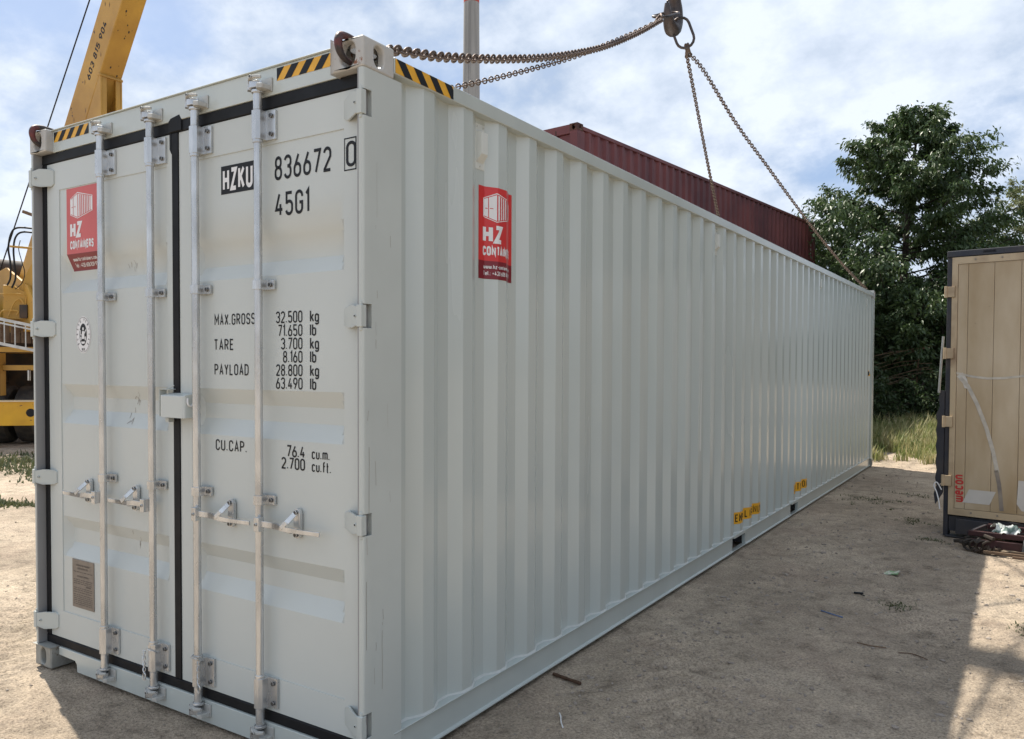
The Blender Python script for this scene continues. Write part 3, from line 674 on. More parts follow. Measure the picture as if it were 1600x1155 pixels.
# locking bars and their fittings
RY = .012
def slot_bracket(mb, x, z0, z1, side, big):
    """housing round the bar with a bolted flange to the right"""
    hw = .0250 if big else .0235
    prof = [(-hw-.012, .047), (-hw, .040), (-hw, RY-.008), (-hw+.012, RY-.021), (hw-.012, RY-.021), (hw, RY-.008), (hw, .038), (hw+.052 if big else hw+.040, .038), (hw+.052 if big else hw+.040, .0485), (-hw-.012, .0485)]
    mb.prism(prof, lambda a, b, d: V3(x+a, b, d), z0, z1)
    bz = (z0+.022, z1-.022) if big else ((z0+z1)/2,)
    for z in bz:
        mb.cyl((x+hw+.030 if big else x+hw+.023, .038, z), (x+hw+.030 if big else x+hw+.023, .029, z), .0095, n=10, m=1)
        mb.cyl((x-hw-.002, .030, z), (x-hw-.006, .030, z), .0055, n=8, m=1)
BARS = ((-1.780, 'l', -1), (-1.366, 'l', -1), (-1.028, 'r', 1), (-.608, 'r', 1))
doors = [o for o in cont.children if o.name.startswith('container_door')]
dl, drr = doors[0], doors[1]
for x, sd, hd in BARS:
    door = dl if sd == 'l' else drr
    mb = MB()
    mb.cyl((x, RY, .100), (x, RY, 2.800), .0168, n=20)
    for z in (2.588, .322): mb.cyl((x, RY, z-.010), (x, RY, z+.006), .0215, n=16)
    for z0, z1 in ((2.715, 2.790), (.112, .182)): mb.cyl((x, RY, z0), (x, RY, z1), .0185, n=16)
    # cams
    for zc2, sg in ((2.818, 1), (.078, -1)):
        mb.cyl((x, RY, zc2-sg*.034), (x, RY, zc2-sg*.022), .026, n=14)
        prof = [(-.040, -.014), (-.018, -.030), (.022, -.026), (.034, -.006), (.020, .010), (-.012, .014), (-.036, .008)]
        mb.prism(prof, lambda a, b, d: V3(x+a, RY+b, d), zc2-.016, zc2+.012)
        mb.prism([(-.044, -.018), (-.020, -.034), (-.010, -.006), (-.034, .010)], lambda a, b, d: V3(x+a, RY+b, d), zc2-.024, zc2+.020)
    mb.build('locking_bar', GALV, door, bevel=.0015, smooth=40, seg=1)
    for zc2, yb in ((2.820, .039), (.078, .035)):   # cam keepers on header and sill
        mb = MB()
        mb.box(x-.050, x+.062, yb-.006, yb, zc2-.030, zc2+.028)
        mb.prism([(.014, yb-.006), (.020, -.012), (.034, -.020), (.052, -.010), (.058, yb-.006)], lambda a, b, d: V3(x+a, b, d), zc2-.026, zc2-.006)
        mb.prism([(-.030, yb-.006), (-.034, -.006), (-.010, -.030), (.030, -.034), (.052, -.016), (.046, -.006), (.020, -.016), (-.010, -.012), (-.014, yb-.006)], lambda a, b, d: V3(x+a, b, d), zc2+.013, zc2+.024)
        mb.cyl((x+.012, -.033, zc2+.018), (x+.012, -.040, zc2+.018), .008, n=8, m=1)
        mb.build('cam_keeper', [GALVP, BOLT], cont, bevel=.002, smooth=35)
    for z0, z1, big in ((2.592, 2.712, 1), (.186, .314, 1)): mb = MB(); slot_bracket(mb, x, z0, z1, sd, True); mb.build('bearing_bracket', [GALV, BOLT], door, bevel=.002, smooth=35)
    for zc2 in (1.986, 1.076): mb = MB(); slot_bracket(mb, x, zc2-.020, zc2+.020, sd, False); mb.build('bar_guide', [GALV, BOLT], door, bevel=.0015, smooth=35)
    # handle hub, handle and its retainer
    zh = .982; hub = x+hd*.026
    mb = MB()
    mb.box(hub-.015, hub+.015, -.028, .004, zh-.033, zh+.028)
    mb.cyl((hub, -.028, zh-.002), (hub, -.033, zh-.002), .007, n=10, m=1)
    top = [(x+hd*.038, -.010), (x+hd*.13, -.006), (x+hd*.19, -.008), (x+hd*.26, -.002), (x+hd*.365, .006)]
    zz = [zh+.000, zh-.001, zh-.008, zh-.010, zh-.010]
    hh = [.026, .026, .022, .019, .019]
    for i in range(4):
        a, b = top[i], top[i+1]
        vs = [V3(p[0], p[1]+dy, z+dz) for p, z, h in ((a, zz[i], hh[i]), (b, zz[i+1], hh[i+1])) for dy, dz in ((-.0042, -h/2), (.0042, -h/2), (.0042, h/2), (-.0042, h/2))]
        mb.add(vs, [(0, 3, 2, 1), (4, 5, 6, 7), (0, 1, 5, 4), (1, 2, 6, 5), (2, 3, 7, 6), (3, 0, 4, 7)])
    mb.build('bar_handle', [GALV, BOLT], door, bevel=.002, smooth=35)
    rx = x+hd*.205+(-.0 if hd > 0 else .03)
    mb = MB()
    mb.prism([(rx+a*.0185, zh+.012+b*.062) for a, b in [(math.cos(R(t)), .66+.34*math.sin(R(t))) for t in range(0, 181, 20)]+[(math.cos(R(t)), -.66+.34*math.sin(R(t))) for t in range(180, 361, 20)]], lambda a, b, d: V3(a, d, b), .032, .0495)
    mb.obox((rx-.001, .030, zh+.058), (rx-.018, -.006, zh+.020), .022, .006, up=(0, 1, .3)); mb.obox((rx-.018, -.006, zh+.022), (rx-.046, -.012, zh-.004), .020, .006, up=(0, 1, 0))
    mb.obox((rx-.001, .030, zh-.026), (rx-.014, -.002, zh-.020), .020, .006)
    for z in (zh+.058, zh-.034): mb.cyl((rx-.001, .032, z), (rx-.001, .022, z), .0105, n=12, m=1)
    mb.build('handle_retainer', [GALV, BOLT], door, bevel=.002, smooth=35)
# lock box over the centre seam
mb = MB()
bx0, bx1, bz0, bz1 = -1.266, -1.088, 1.404, 1.512
mb.add([(bx0, -.010, bz0), (bx1-.010, -.012, bz0), (bx1, -.004, bz0), (bx1, .047, bz0), (bx0, .043, bz0), (bx0, -.010, bz1-.006), (bx1-.010, -.012, bz1-.006), (bx1, -.004, bz1-.003), (bx1, .047, bz1+.004), (bx0, .043, bz1+.004)],
       [(0, 5, 6, 1), (1, 6, 7, 2), (2, 7, 8, 3), (5, 9, 8, 7, 6), (0, 4, 9, 5)])
mb.build('lock_box', PAINTD, drr, bevel=.004, smooth=35)
mb = MB(); mb.tube(catm([(bx1+.002, .008, 1.494), (bx1+.006, .004, 1.480), (bx1+.008, .008, 1.464), (bx1+.008, .022, 1.460), (bx1+.008, .032, 1.470), (bx1+.008, .034, 1.484)], 3), .0045, 6)
mb.build('lock_box_hook', WHITE, drr)
mb = MB(); mb.box(-1.306, -1.302, .010, .048, 1.405, 1.535); mb.box(-1.3018, -1.225, .010, .0435, 1.531, 1.535); mb.box(-1.262, -1.236, .012, .042, 1.380, 1.400)
mb.tube([(-1.25, .02, 1.537), (-1.23, .02, 1.542), (-1.205, .02, 1.552)], .003, 6)
mb.build('lock_box_bracket', PAINTP, dl, bevel=.001, seg=1)
# twisted security wires on two bars
for x, z in ((-1.366, .285), (-1.028, .315)):
    mb = MB(); pts = []
    for i in range(15):
        t = i/14; pts.append((x+.030*math.cos(t*6.0+2.5), RY-.004-.030*math.sin(t*6.0+2.5)*.9, z+.01*math.sin(t*9)))
    mb.tube(pts, .0028, 5)
    for ph in (0, math.pi):
        sx = -.030 if x < -1.2 else .045
        mb.tube([(x+sx+.006*math.cos(ph+i*.9), RY-.030+.006*math.sin(ph+i*.9), z-.008*i) for i in range(14)], .0026, 5)
    mb.tube([(x+sx+.010*math.cos(a), RY-.030, z-.125+.018*math.sin(a)) for a in np.linspace(0, 2*math.pi, 12)[:-1]], .0032, 5, closed=True)
    mb.build('security_wire', GALV, dl if x < -1.2 else drr)
# small padlock ring near the left header, standing on the roof edge
mb = MB(); mb.tube([(-2.21+.018*math.cos(a), .12, 2.915+.018*math.sin(a)) for a in np.linspace(0, 2*math.pi, 12)[:-1]], .005, 6, closed=True); mb.box(-2.245, -2.15, .10, .14, 2.889, 2.899)
mb.build('lashing_ring', BOLT, cont)

# ---- lettering on the doors
DY = yplane(.0545)
def drape(side):
    px0, px1 = DOORS[side][2:]
    return lambda a, b, l: V3(a, door_y(a, b, px0, px1)-l, b)
zc_all = [v for rc in RECESS for v in (rc[0], rc[1], rc[2], rc[3])]
def lett(pol, nm='lettering', par=None, m=BLACK, side='r', lift=.0012):
    return decal(nm, [(m, lift, pol)], drape(side), par or drr)
lett(fit(text2d('836672', -.553, 2.422, .100, 1.0, .13, .15), -.553, -.222), 'serial_number')
lett(fit(text2d('45G1', -.553, 2.270, .100, 1.0, .13, .15), -.553, -.347), 'size_code')
decal('owner_code', [(BLACK, .0010, [rect(-.902, 2.402, -.658, 2.526)]), (WHITE, .0018, [[(-.889+(p[0]+.889)*.70, p[1]) for p in q] for q in text2d('HZKU', -.889, 2.414, .100, 1.0, .19, .13)])], drape('r'), drr)
bx = rect(-.146, 2.412, -.084, 2.536); th = .005
decal('check_digit', [(BLACK, .0012, text2d('0', -.137, 2.424, .100, 1.0, .125)+[rect(-.148, 2.410, -.082, 2.410+th), rect(-.148, 2.533, -.082, 2.538), rect(-.148, 2.415, -.143, 2.533), rect(-.087, 2.415, -.082, 2.533)])], lambda a, b, l: V3(a, .050-l if a > -.147 else .0545-l-.0035, b), drr)
for txt, x, z, x1 in (('MAX.GROSS', -.953, 1.824, -.680), ('TARE', -.954, 1.713, -.826), ('PAYLOAD', -.955, 1.602, -.724), ('CU.CAP.', -.949, 1.264, -.739)): lett(fit(text2d(txt, x, z, .050, 1.0, .13, .17), x, x1), 'weight_caption')
WF = .159/(-.389-min(p[0] for q in text2d('32.500', -.389, 0, .050, 1.0, .13, .12, 'r') for p in q))
for txt, z, un in (('32.500', 1.824, 'kg'), ('71.650', 1.768, 'lb'), ('3.700', 1.713, 'kg'), ('8.160', 1.658, 'lb'), ('28.800', 1.602, 'kg'), ('63.490', 1.547, 'lb')):
    lett([[(-.389+(p[0]+.389)*WF, p[1]) for p in q] for q in text2d(txt, -.389, z, .050, 1.0, .13, .12, 'r')], 'weight_figure'); lett(text2d(un, -.345, z, .050, 1.0, .14, .08), 'unit')
for txt, z, un, x in (('76.4', 1.264, 'cu.m.', -.376), ('2.700', 1.212, 'cu.ft.', -.376)):
    lett(text2d(txt, x, z, .050, 1.0, .14, .10, 'r'), 'volume_figure'); lett(text2d(un, -.336, z, .046, .9, .13, .10), 'unit')
# red sign, used on door and side: origin lower left, size Wd x Ht
def sign_polys(x, z, Wd, Ht, full=True):
    k = Ht/.44
    white = []; red = []
    ox, oz = x+Wd*.13, z+.285*k
    cw, chh = Wd*.72, .115*k
    P0 = lambda a, b: (ox+a*cw, oz+b*chh)
    hexa = [P0(0, .10), P0(.33, -.10), P0(1, .16), P0(1, .86), P0(.33, 1.12), P0(0, .86)]
    white.append(hexa)
    def ln(a, b, c, d, t=.012): red.extend([list(map(tuple, q)) for q in ribbon([P0(a, b), P0(c, d)], False, t*Wd)])
    ln(.03, .13, .33, -.05); ln(.33, -.05, .97, .19); ln(.03, .84, .33, 1.06); ln(.33, 1.06, .97, .83); ln(.35, -.04, .35, 1.05, .02); ln(.14, .06, .14, .92)
    for i, a in enumerate((.45, .53, .61, .69, .76, .83, .90)):
        q = (a-.33)/.67; ln(a, -.03+q*.24, a, 1.02-q*.20, .030-.002*i)
    ln(.06, .45, .12, .45); ln(.17, .46, .25, .46)
    ht = text2d('HZ', x+Wd*.12, z+.172*k, .086*k, .92, .235, .07)
    ct = text2d('CONTAINERS', x+Wd*.12, z+.112*k, .046*k, 1.0, .24, .10)
    # fit the word to the plate
    mxx = max(p[0] for q in ct for p in q); f_ = (Wd*.76)/(mxx-(x+Wd*.12)); ct = [[(x+Wd*.12+(p[0]-x-Wd*.12)*f_, p[1]) for p in q] for q in ct]
    u1 = text2d('www.hz-containers.com', x+Wd*.14, z+.050*k, .020*k, .8, .15, .10); u2_ = text2d('Tel.: +420 608 839 937', x+Wd*.14, z+.018*k, .021*k, .8, .15, .10)
    o = []
    for t_ in (u1, u2_):
        mxx = max(p[0] for q in t_ for p in q); f_ = (Wd*.76)/(mxx-(x+Wd*.14)); o += [[(x+Wd*.14+(p[0]-x-Wd*.14)*f_, p[1]) for p in q] for q in t_]
    return white, red, ht+ct, o
G['T'] = (.36, [(0, [(0, 1), (.36, 1)]), (0, [(.18, 1), (.18, 0)])])
x, z, Wd, Ht = -2.172, 2.142, .290, .430
wh, rd, tx, ur = sign_polys(x, z, Wd, Ht)
decal('company_sign', [(REDP, .0010, [rect(x, z+.086, x+Wd, z+Ht)]), (DRED, .0011, [rect(x, z, x+Wd, z+.086)]), (WHITE, .0018, wh), (REDP, .0024, rd), (WHITE, .0019, tx+ur)],
      drape('l'), dl, cutx=(DOORS['l'][2]+.044,), cuty=zc_all)
# oval classification emblem
ex, ez = -2.024, 1.802
ring = []
for i, ch in enumerate('BUREAU VERITAS'):
    a = R(218-i*19.7); px, pz = ex+.054*math.cos(a), ez+.078*math.sin(a)
    rot = a-math.pi/2
    for q in text2d(ch, 0, -.006, .014, .9, .16, 0, 'c'): ring.append([(px+p[0]*math.cos(rot)-p[1]*math.sin(rot), pz+p[0]*math.sin(rot)+p[1]*math.cos(rot)) for p in q])
ring += text2d('1828', ex, ez-.083, .013, .9, .16, .15, 'c')
fig = [ellipse(ex, ez+.030, .007, .009, 10), [(ex-.010, ez+.018), (ex+.010, ez+.018), (ex+.013, ez-.022), (ex-.013, ez-.022)], rect(ex-.026, ez-.004, ex-.014, ez+.002), rect(ex-.028, ez+.002, ex-.022, ez+.024), [(ex+.012, ez+.012), (ex+.026, ez+.030), (ex+.028, ez+.022), (ex+.013, ez+.002)],
       rect(ex-.026, ez-.030, ex-.016, ez-.010), rect(ex+.016, ez-.030, ex+.026, ez-.010), [(ex-.020, ez-.036), (ex+.020, ez-.036), (ex+.012, ez-.048), (ex-.012, ez-.048)]]
decal('oval_emblem', [(WHITE, .0010, [ellipse(ex, ez, .073, .097)]), (BLACK, .0014, [list(map(tuple, q)) for q in ribbon(ellipse(ex, ez, .067, .091), True, .0022)]+ring+[ellipse(ex, ez, .034, .058)]), (WHITE, .0019, fig)], drape('l'), dl)
# data plate
mb = MB(); mb.box(-2.146, -1.942, .0500, .0544, .356, .612, 0); 
pl = mb.build('data_plate', TAUPE, dl, bevel=.001, seg=1)
P_ = text2d('APPROVED FOR TRANSPORT', -2.044, .578, .0095, .9, .16, .13, 'c')+text2d('UNDER CUSTOMS SEAL', -2.044, .562, .0095, .9, .16, .13, 'c')+text2d('CSC SAFETY APPROVAL', -2.044, .520, .0095, .9, .16, .13, 'c')
for i, zz in enumerate((.546, .504, .494, .484, .460, .450, .438, .424, .414, .404, .394, .384, .374)):
    a = -2.132
    while a < -1.958:
        l = random.uniform(.010, .034); P_.append(rect(a, zz, min(a+l, -1.955), zz+.0035)); a += l+.006
P_.append(rect(-2.014, .472, -1.968, .480))
decal('plate_text', [(mat('plate_ink', (.09, .075, .065), .5), .0008, P_)], yplane(.0500), dl)
# scuffs on the left door between the bars
sc_p = []
for cx_, cz_ in ((-1.63, 2.155), (-1.60, 1.45), (-1.64, 1.39), (-1.60, .77)):
    for k in range(5):
        a0 = random.uniform(.6, 2.2); p = [(cx_+random.uniform(-.03, .03), cz_+random.uniform(-.05, .05))]
        for j in range(3): p.append((p[-1][0]+.009*math.cos(a0), p[-1][1]+.009*math.sin(a0))); a0 += random.uniform(-.3, .3)
        sc_p += [[tuple(v) for v in q] for q in ribbon(p, False, random.uniform(.001, .0035))]
decal('scuff_marks', [(SCUFF, .0010, sc_p)], drape('l'), dl, cuty=zc_all)
# scratches on the near corner post
sp = []
for k in range(20):
    y0 = random.choice((.030, .075, .11, .15)); y0 += random.uniform(-.012, .012); z0 = random.uniform(.25, 2.55); l = random.uniform(.01, .10) if k % 5 else random.uniform(.1, .28)
    p = [(y0, z0)]
    for j in range(4): p.append((p[-1][0]+random.uniform(-.0015, .0015), p[-1][1]+l/4))
    sp += [[tuple(v) for v in q] for q in ribbon(p, False, random.uniform(.0006, .0018))]
decal('post_scratches', [(SCUFF, .0008, sp)], xplane(-.003), cont)

# ---- right side: vents, sign, stickers
def wdrape(a, b, l): return V3(-.011-wall_depth(a)+l, a, b)
fy = folds(.3, 12)
x, z, Wd, Ht = .822, 2.060, .285, .435
wh, rd, tx, ur = sign_polys(x, z, Wd, Ht)
decal('company_sign', [(RED, .0010, [rect(x, z+.086, x+Wd, z+Ht)]), (DRED, .0011, [rect(x, z, x+Wd, z+.086)]), (WHITE, .0020, wh), (RED, .0026, rd), (WHITE, .0021, tx+ur)], wdrape, wallR, cutx=fy)
for yv in (.826, 4.22, 8.15, 11.4):
    yv = yv if yv < 1 else .445+PIT*round((yv-.445)/PIT)+.11+.0
    mb = MB(); xb = -.047
    z1_, z0_ = 2.775, 2.565
    mb.box(xb, xb+.003, yv-.042, yv+.042, z0_, z1_)
    mb.add([(xb+.003, yv-.030, z1_-.035), (xb+.003, yv+.030, z1_-.035), (xb+.034, yv+.026, z1_-.045), (xb+.034, yv-.026, z1_-.045),
            (xb+.034, yv-.026, z0_+.065), (xb+.034, yv+.026, z0_+.065), (xb+.003, yv+.030, z0_+.030), (xb+.003, yv-.030, z0_+.030)],
           [(0, 1, 2, 3), (3, 2, 5, 4), (4, 5, 6, 7), (0, 3, 4, 7), (1, 6, 5, 2)])
    for a, b in ((-.03, z1_-.016), (.03, z1_-.016), (0, z0_+.014)): mb.cyl((xb+.003, yv+a*.8, b), (xb+.007, yv+a*.8, b), .006, n=8, m=1)
    mb.build('side_vent', [VENT, GALVP], wallR, bevel=.0015, seg=1)
def spaced(txt, y0, pitch, z, h):
    o = []
    for i, ch in enumerate(txt): o += text2d(ch, y0+pitch*(i+.5), z, h, .9, .15, .1, 'c')
    return o
yv = .445+PIT*15+.144
decal('fork_lift_sticker', [(STKY, .0012, [rect(yv-.01, .240, yv+.715, .345)]), (BLACK, .0020, spaced('EMPTY LIFT ONLY', yv+.002, .047, .258, .068))], wdrape, wallR, cutx=fy)
yv = .445+PIT*23+.144
decal('fork_lift_sticker', [(STKY, .0012, [rect(yv-.20, .240, yv+.56, .345)]), (BLACK, .0020, spaced('EMPTY', yv-.178, .062, .255, .075)+spaced('ONLY', yv+PIT+.003, .064, .255, .075))], wdrape, wallR, cutx=fy)
decal('warning_triangle', [(YEL, .0012, [[(11.745, 1.50), (11.885, 1.50), (11.815, 1.63)]]), (BLACK, .0018, [rect(11.775, 1.508, 11.855, 1.575)])], wdrape, wallR, cutx=fy)
decal('rail_marking', [(SCUFF, .0012, [rect(11.80, 1.85, 11.83, 2.05)])], wdrape, wallR, cutx=fy)

# ================================================================== maroon containers behind
MZ = math.atan2(-.108, .994)
for k, (lab) in enumerate(('lower maroon shipping container of the stack, standing hidden behind the grey container', 'maroon corrugated shipping container lying on top of the stack behind the grey container')):
    rt, TT, wr = build_container('stacked_container', lab, (-4.367, 9.869, H_*k), MZ, True, MAROON, MAROON, MDARK)
    mb = MB()
    for xo, dr in ((0, -1), (-W_, 1)): mb.box(min(xo+dr*.004, xo+dr*.16), max(xo+dr*.004, xo+dr*.16), .004, .225, .119, 2.777)
    mb.box(-W_+.163, -.163, .01, .10, 2.74, 2.89); mb.box(-W_+.163, -.163, .01, .10, .02, .15)
    mb.v = [tuple(TT @ Vector(p)) for p in mb.v]; mb.build('door_frame', MAROON, rt)
    for xa, xb in ((-W_+.165, -W_/2-.01), (-W_/2+.01, -.165)):
        mb = MB(); mb.box(xa, xb, .05, .09, .155, 2.735)
        for zz in (.7, 1.45, 2.15): mb.box(xa+.06, xb-.06, .035, .05, zz-.1, zz+.1)
        mb.v = [tuple(TT @ Vector(p)) for p in mb.v]; dd = mb.build('container_door', MAROON, rt, bevel=.01, seg=1)
        for fx in (.3, .72):
            xx = xa+(xb-xa)*fx; mb = MB(); mb.cyl((xx, .02, .10), (xx, .02, 2.82), .018, n=8)
            mb.v = [tuple(TT @ Vector(p)) for p in mb.v]; mb.build('locking_bar', MDARK, dd)
    if k == 1:
        marks = []
        for yy, zz0, nn in ((11.78, 2.40, 7),):
            for i in range(nn):
                if (i+nn) % 4 != 3: marks.append(rect(yy-.035, zz0-.10-i*.125, yy+.035, zz0-i*.125-.03))
        decal('faded_lettering', [(TAPE, .012, marks)], lambda a, b, l: TT @ V3(-.006-wall_depth(a)*0+l, a, b), wr)
        mb = MB()
        for (a, b, c, d) in ((-.30, .6, .9, .0),):
            pass
# ================================================================== chimney far behind
cd = Vector((-.5405, .8413, 0)); cs = Vector((.8413, .5405, 0))
cp = Vector((2.116, -2.249, 0))+cd*250+cs*(-64.8/1248*250)
mb = MB(); base = cp
prof = [(0, 3.15), (60, 2.75), (114.2, 2.38), (114.21, 2.38), (121.5, 2.34)]
tower = thing('chimney', tuple(base), 'tall grey concrete chimney with a red band at its top, rising far behind the container', 'chimney')
mb.cyl(base+V3(0, 0, -.5), base+V3(0, 0, 60), 3.3, 2.85, 28); mb.cyl(base+V3(0, 0, 60), base+V3(0, 0, 113.4), 2.85, 2.40, 28, caps=False)
mb.build('shaft', CONC, tower, smooth=40)
mb = MB(); mb.cyl(base+V3(0, 0, 113.4), base+V3(0, 0, 122), 2.42, 2.38, 28); mb.build('red_band', CHRED, tower, smooth=40)
mb = MB(); mb.cyl(base+V3(0, 0, 122), base+V3(0, 0, 123), 2.5, 2.5, 28); mb.build('rim', CONC, tower, smooth=40)
mb = MB()
lad = base-cd*2.95+cs*-.4
for a in (-.25, .25): mb.obox(lad+cs*a+V3(0, 0, 1), lad+cs*a+cd*.5+V3(0, 0, 113), .09, .09, up=(1, 0, 0))
mb.build('ladder', mat('ladder_grey', (.2, .2, .2), .8), tower)
# ================================================================== crane
CR = Vector((-14.45, 5.60, 0)); a_ = Vector((-.7, .714, 0)); b_ = Vector((.714, .7, 0))
crane = thing('mobile_crane', tuple(CR), 'yellow mobile crane truck with a raised lattice free boom, parked left behind the container', 'crane')
crane['label'] = 'yellow mobile crane truck with raised box boom, parked at the left behind the container'
def K(v, uu, z): return CR+b_*v+a_*uu+V3(0, 0, z)
def kb(mb, v0, v1, u0, u1, z0, z1, m=0):
    vs = [K(v, uu, z) for z in (z0, z1) for uu in (u0, u1) for v in (v0, v1)]
    return mb.add(vs, [(0, 2, 3, 1), (4, 5, 7, 6), (0, 1, 5, 4), (2, 6, 7, 3), (0, 4, 6, 2), (1, 3, 7, 5)], m)
mb = MB(); kb(mb, -1.8, -.8, .3, 9.5, 1.25, 1.5, 0); kb(mb, -2.4, .9, .35, .55, 1.50, 1.62, 1); kb(mb, -2.4, .9, .2, 9.6, 1.86, 1.98, 1); kb(mb, -.42, -.33, .2, .5, 1.0, 1.86, 1); kb(mb, -2.3, .8, 1.9, 2.0, 1.1, 1.86, 0)
for v in (-.62, .12, .8): kb(mb, v, v+.05, .30, .36, 1.30, 1.52, 2)
mb.build('chassis', [CDARK, CYEL, ALU], crane, bevel=.01, seg=1)
for ui, un in enumerate((.05, 7.6)):
    mb = MB(); kb(mb, -2.0, 2.9, un-.18, un+.12, .44, .90)
    mb.cyl(K(1.0, un-.181, .67), K(1.0, un-.188, .67), .09, n=16, m=1)
    mb.cyl(K(-.35+.0, un-.181, .69), K(-.35, un-.188, .69), .085, n=16, m=1); mb.cyl(K(.33, un-.181, .69), K(.33, un-.188, .69), .085, n=16, m=1)
    kb(mb, -2.0, 2.9, un-.20, un+.14, .90, .925, 2)
    ob = mb.build('outrigger_beam', [CYEL2, BLACK, mat('beam_top_edge', (.75, .62, .42), .6)] if ui == 0 else [CYEL2, BLACK, bpy.data.materials['beam_top_edge']], crane, bevel=.006, seg=1)
    for v in (-1.9, 2.8):
        mb = MB(); mb.cyl(K(v, un, .08), K(v, un, .95), .07, n=12, m=0); mb.cyl(K(v, un, .03), K(v, un, .09), .28, n=16, m=1); mb.build('outrigger_leg', [ALU, CDARK], ob)
tp = [(0.0, .34), (.0, .50), (.04, .58), (.10, .60), (.20, .605), (.30, .60), (.36, .58), (.40, .50), (.40, .34)]
for ui in (1.15, 2.65, 5.4, 6.7):
    for v0 in (-.80, -.28, -2.9, -2.38):
        mb = MB(); n = 40; c = K(v0, ui, .605)
        vs = []
        for i in range(n):
            t = 2*math.pi*i/n
            for q, (d, rr) in enumerate(tp):
                r2 = rr-(.018 if (i % 2 and 2 < q < 6) else 0); vs.append(c+b_*d+a_*r2*math.cos(t)+V3(0, 0, r2*math.sin(t)))
        kk = len(tp); mb.add(vs, [(i*kk+j, ((i+1) % n)*kk+j, ((i+1) % n)*kk+j+1, i*kk+j+1) for i in range(n) for j in range(kk-1)])
        wh_ = mb.build('wheel', TYRE, crane, smooth=25)
        mb = MB(); mb.cyl(c+b_*.04, c+b_*.36, .345, n=24); mb.cyl(c+b_*-.0, c+b_*.06, .14, n=12); mb.cyl(c+b_*.34, c+b_*.42, .14, n=12); mb.build('rim', CDARK, wh_)
# spare tyre standing at the left of the deck
mb = MB(); c = K(-1.15, .5, 2.55); n = 40; vs = []
for i in range(n):
    t = 2*math.pi*i/n
    for d, rr in tp: vs.append(c+a_*(d-.2)+b_*rr*math.cos(t)+V3(0, 0, rr*math.sin(t)))
kk = len(tp); mb.add(vs, [(i*kk+j, ((i+1) % n)*kk+j, ((i+1) % n)*kk+j+1, i*kk+j+1) for i in range(n) for j in range(kk-1)]); mb.cyl(c-a_*.12, c+a_*.12, .34, n=20)
mb.build('spare_tyre', TYRE, crane, smooth=30)
# superstructure: turntable, plates, counterweight, cab
SC_ = Vector((-15.4, 6.25, 0))
mb = MB(); mb.cyl(SC_+V3(0, 0, 1.98), SC_+V3(0, 0, 2.25), .85, n=24); mb.build('turntable', CDARK, crane)
mb = MB()
for y in (5.72, 6.42):
    mb.prism([(-17.2, 2.26), (-14.0, 2.26), (-13.75, 2.6), (-14.15, 3.15), (-15.0, 3.55), (-16.6, 3.2), (-17.2, 2.9)], lambda a, b, d: V3(a, d, b), y, y+.06)
mb.box(-17.4, -16.2, 5.2, 7.3, 2.3, 3.1); mb.box(-16.2, -14.1, 5.78, 6.42, 2.27, 2.4)
mb.build('superstructure', CYEL, crane, bevel=.01, seg=1)
mb = MB(); mb.box(-15.3, -13.6, 6.75, 7.6, 2.3, 3.9); mb.build('operator_cab', [CYEL], crane, bevel=.05)
mb = MB(); mb.box(-15.1, -13.8, 6.738, 6.749, 3.0, 3.75); mb.box(-13.599, -13.59, 6.85, 7.5, 2.9, 3.8); mb.build('cab_window', mat('dark_glass', (.02, .03, .035), .08), crane)
mb = MB(); mb.cyl((-15.6, 5.80, 3.52), (-15.6, 6.40, 3.52), .26, n=20); mb.build('winch_drum', CDARK, crane)
# triangular bracket and box visible under the hoses
mb = MB()
mb.add([K(.02, -.02, 2.98), K(.62, -.02, 2.98), K(.62, -.02, 3.95), K(.40, -.02, 3.72)]+[K(.02, .10, 2.98), K(.62, .10, 2.98), K(.62, .10, 3.95), K(.40, .10, 3.72)], [(0, 1, 2, 3), (7, 6, 5, 4), (0, 4, 5, 1), (1, 5, 6, 2), (2, 6, 7, 3), (3, 7, 4, 0)])
mb.add([K(-.16, -.05, 2.52), K(.8, -.05, 2.45), K(.8, -.05, 2.72), K(.0, -.05, 3.16), K(-.16, -.05, 3.16)]+[K(-.16, .25, 2.52), K(.8, .25, 2.45), K(.8, .25, 2.72), K(.0, .25, 3.16), K(-.16, .25, 3.16)], [(0, 1, 2, 3, 4), (9, 8, 7, 6, 5), (0, 5, 6, 1), (1, 6, 7, 2), (2, 7, 8, 3), (3, 8, 9, 4), (4, 9, 5, 0)])
mb.build('boom_foot_bracket', CYEL, crane, bevel=.008, seg=1)
def hose(pts, r, m, nm='hydraulic_hose'):
    o = catm([K(v, -.12, z) for v, z in pts], 6)
    mb = MB(); mb.tube(o, r, 8); return mb.build(nm, m, crane)
hose([(-.06, 3.15), (.0, 3.30), (.0, 3.60), (-.03, 3.86), (.02, 4.14), (.14, 4.26), (.5, 4.25), (.9, 4.24)], .018, BLACK)
hose([(.02, 3.10), (.09, 3.30), (.07, 3.60), (.06, 3.86), (.10, 4.08), (.22, 4.18), (.5, 4.17), (.9, 4.16)], .018, BLACK)
hose([(.18, 4.02), (.15, 3.85), (.20, 3.62), (.25, 3.4), (.20, 3.2), (.08, 3.08)], .008, BLACK)
hose([(.0, 3.90), (.3, 3.88), (.9, 3.85)], .022, CYEL, 'pipe_bracket')
hose([(-.2, 2.52), (-.14, 2.66), (.12, 2.66), (.10, 2.58)], .014, CYEL, 'yellow_pipe'); hose([(-.05, 2.54), (.06, 2.82), (.18, 2.88), (.26, 2.7)], .016, CYEL, 'yellow_pipe'); hose([(-.25, 2.98), (.2, 2.98), (.26, 2.8), (.26, 2.6)], .010, CYEL, 'yellow_pipe')
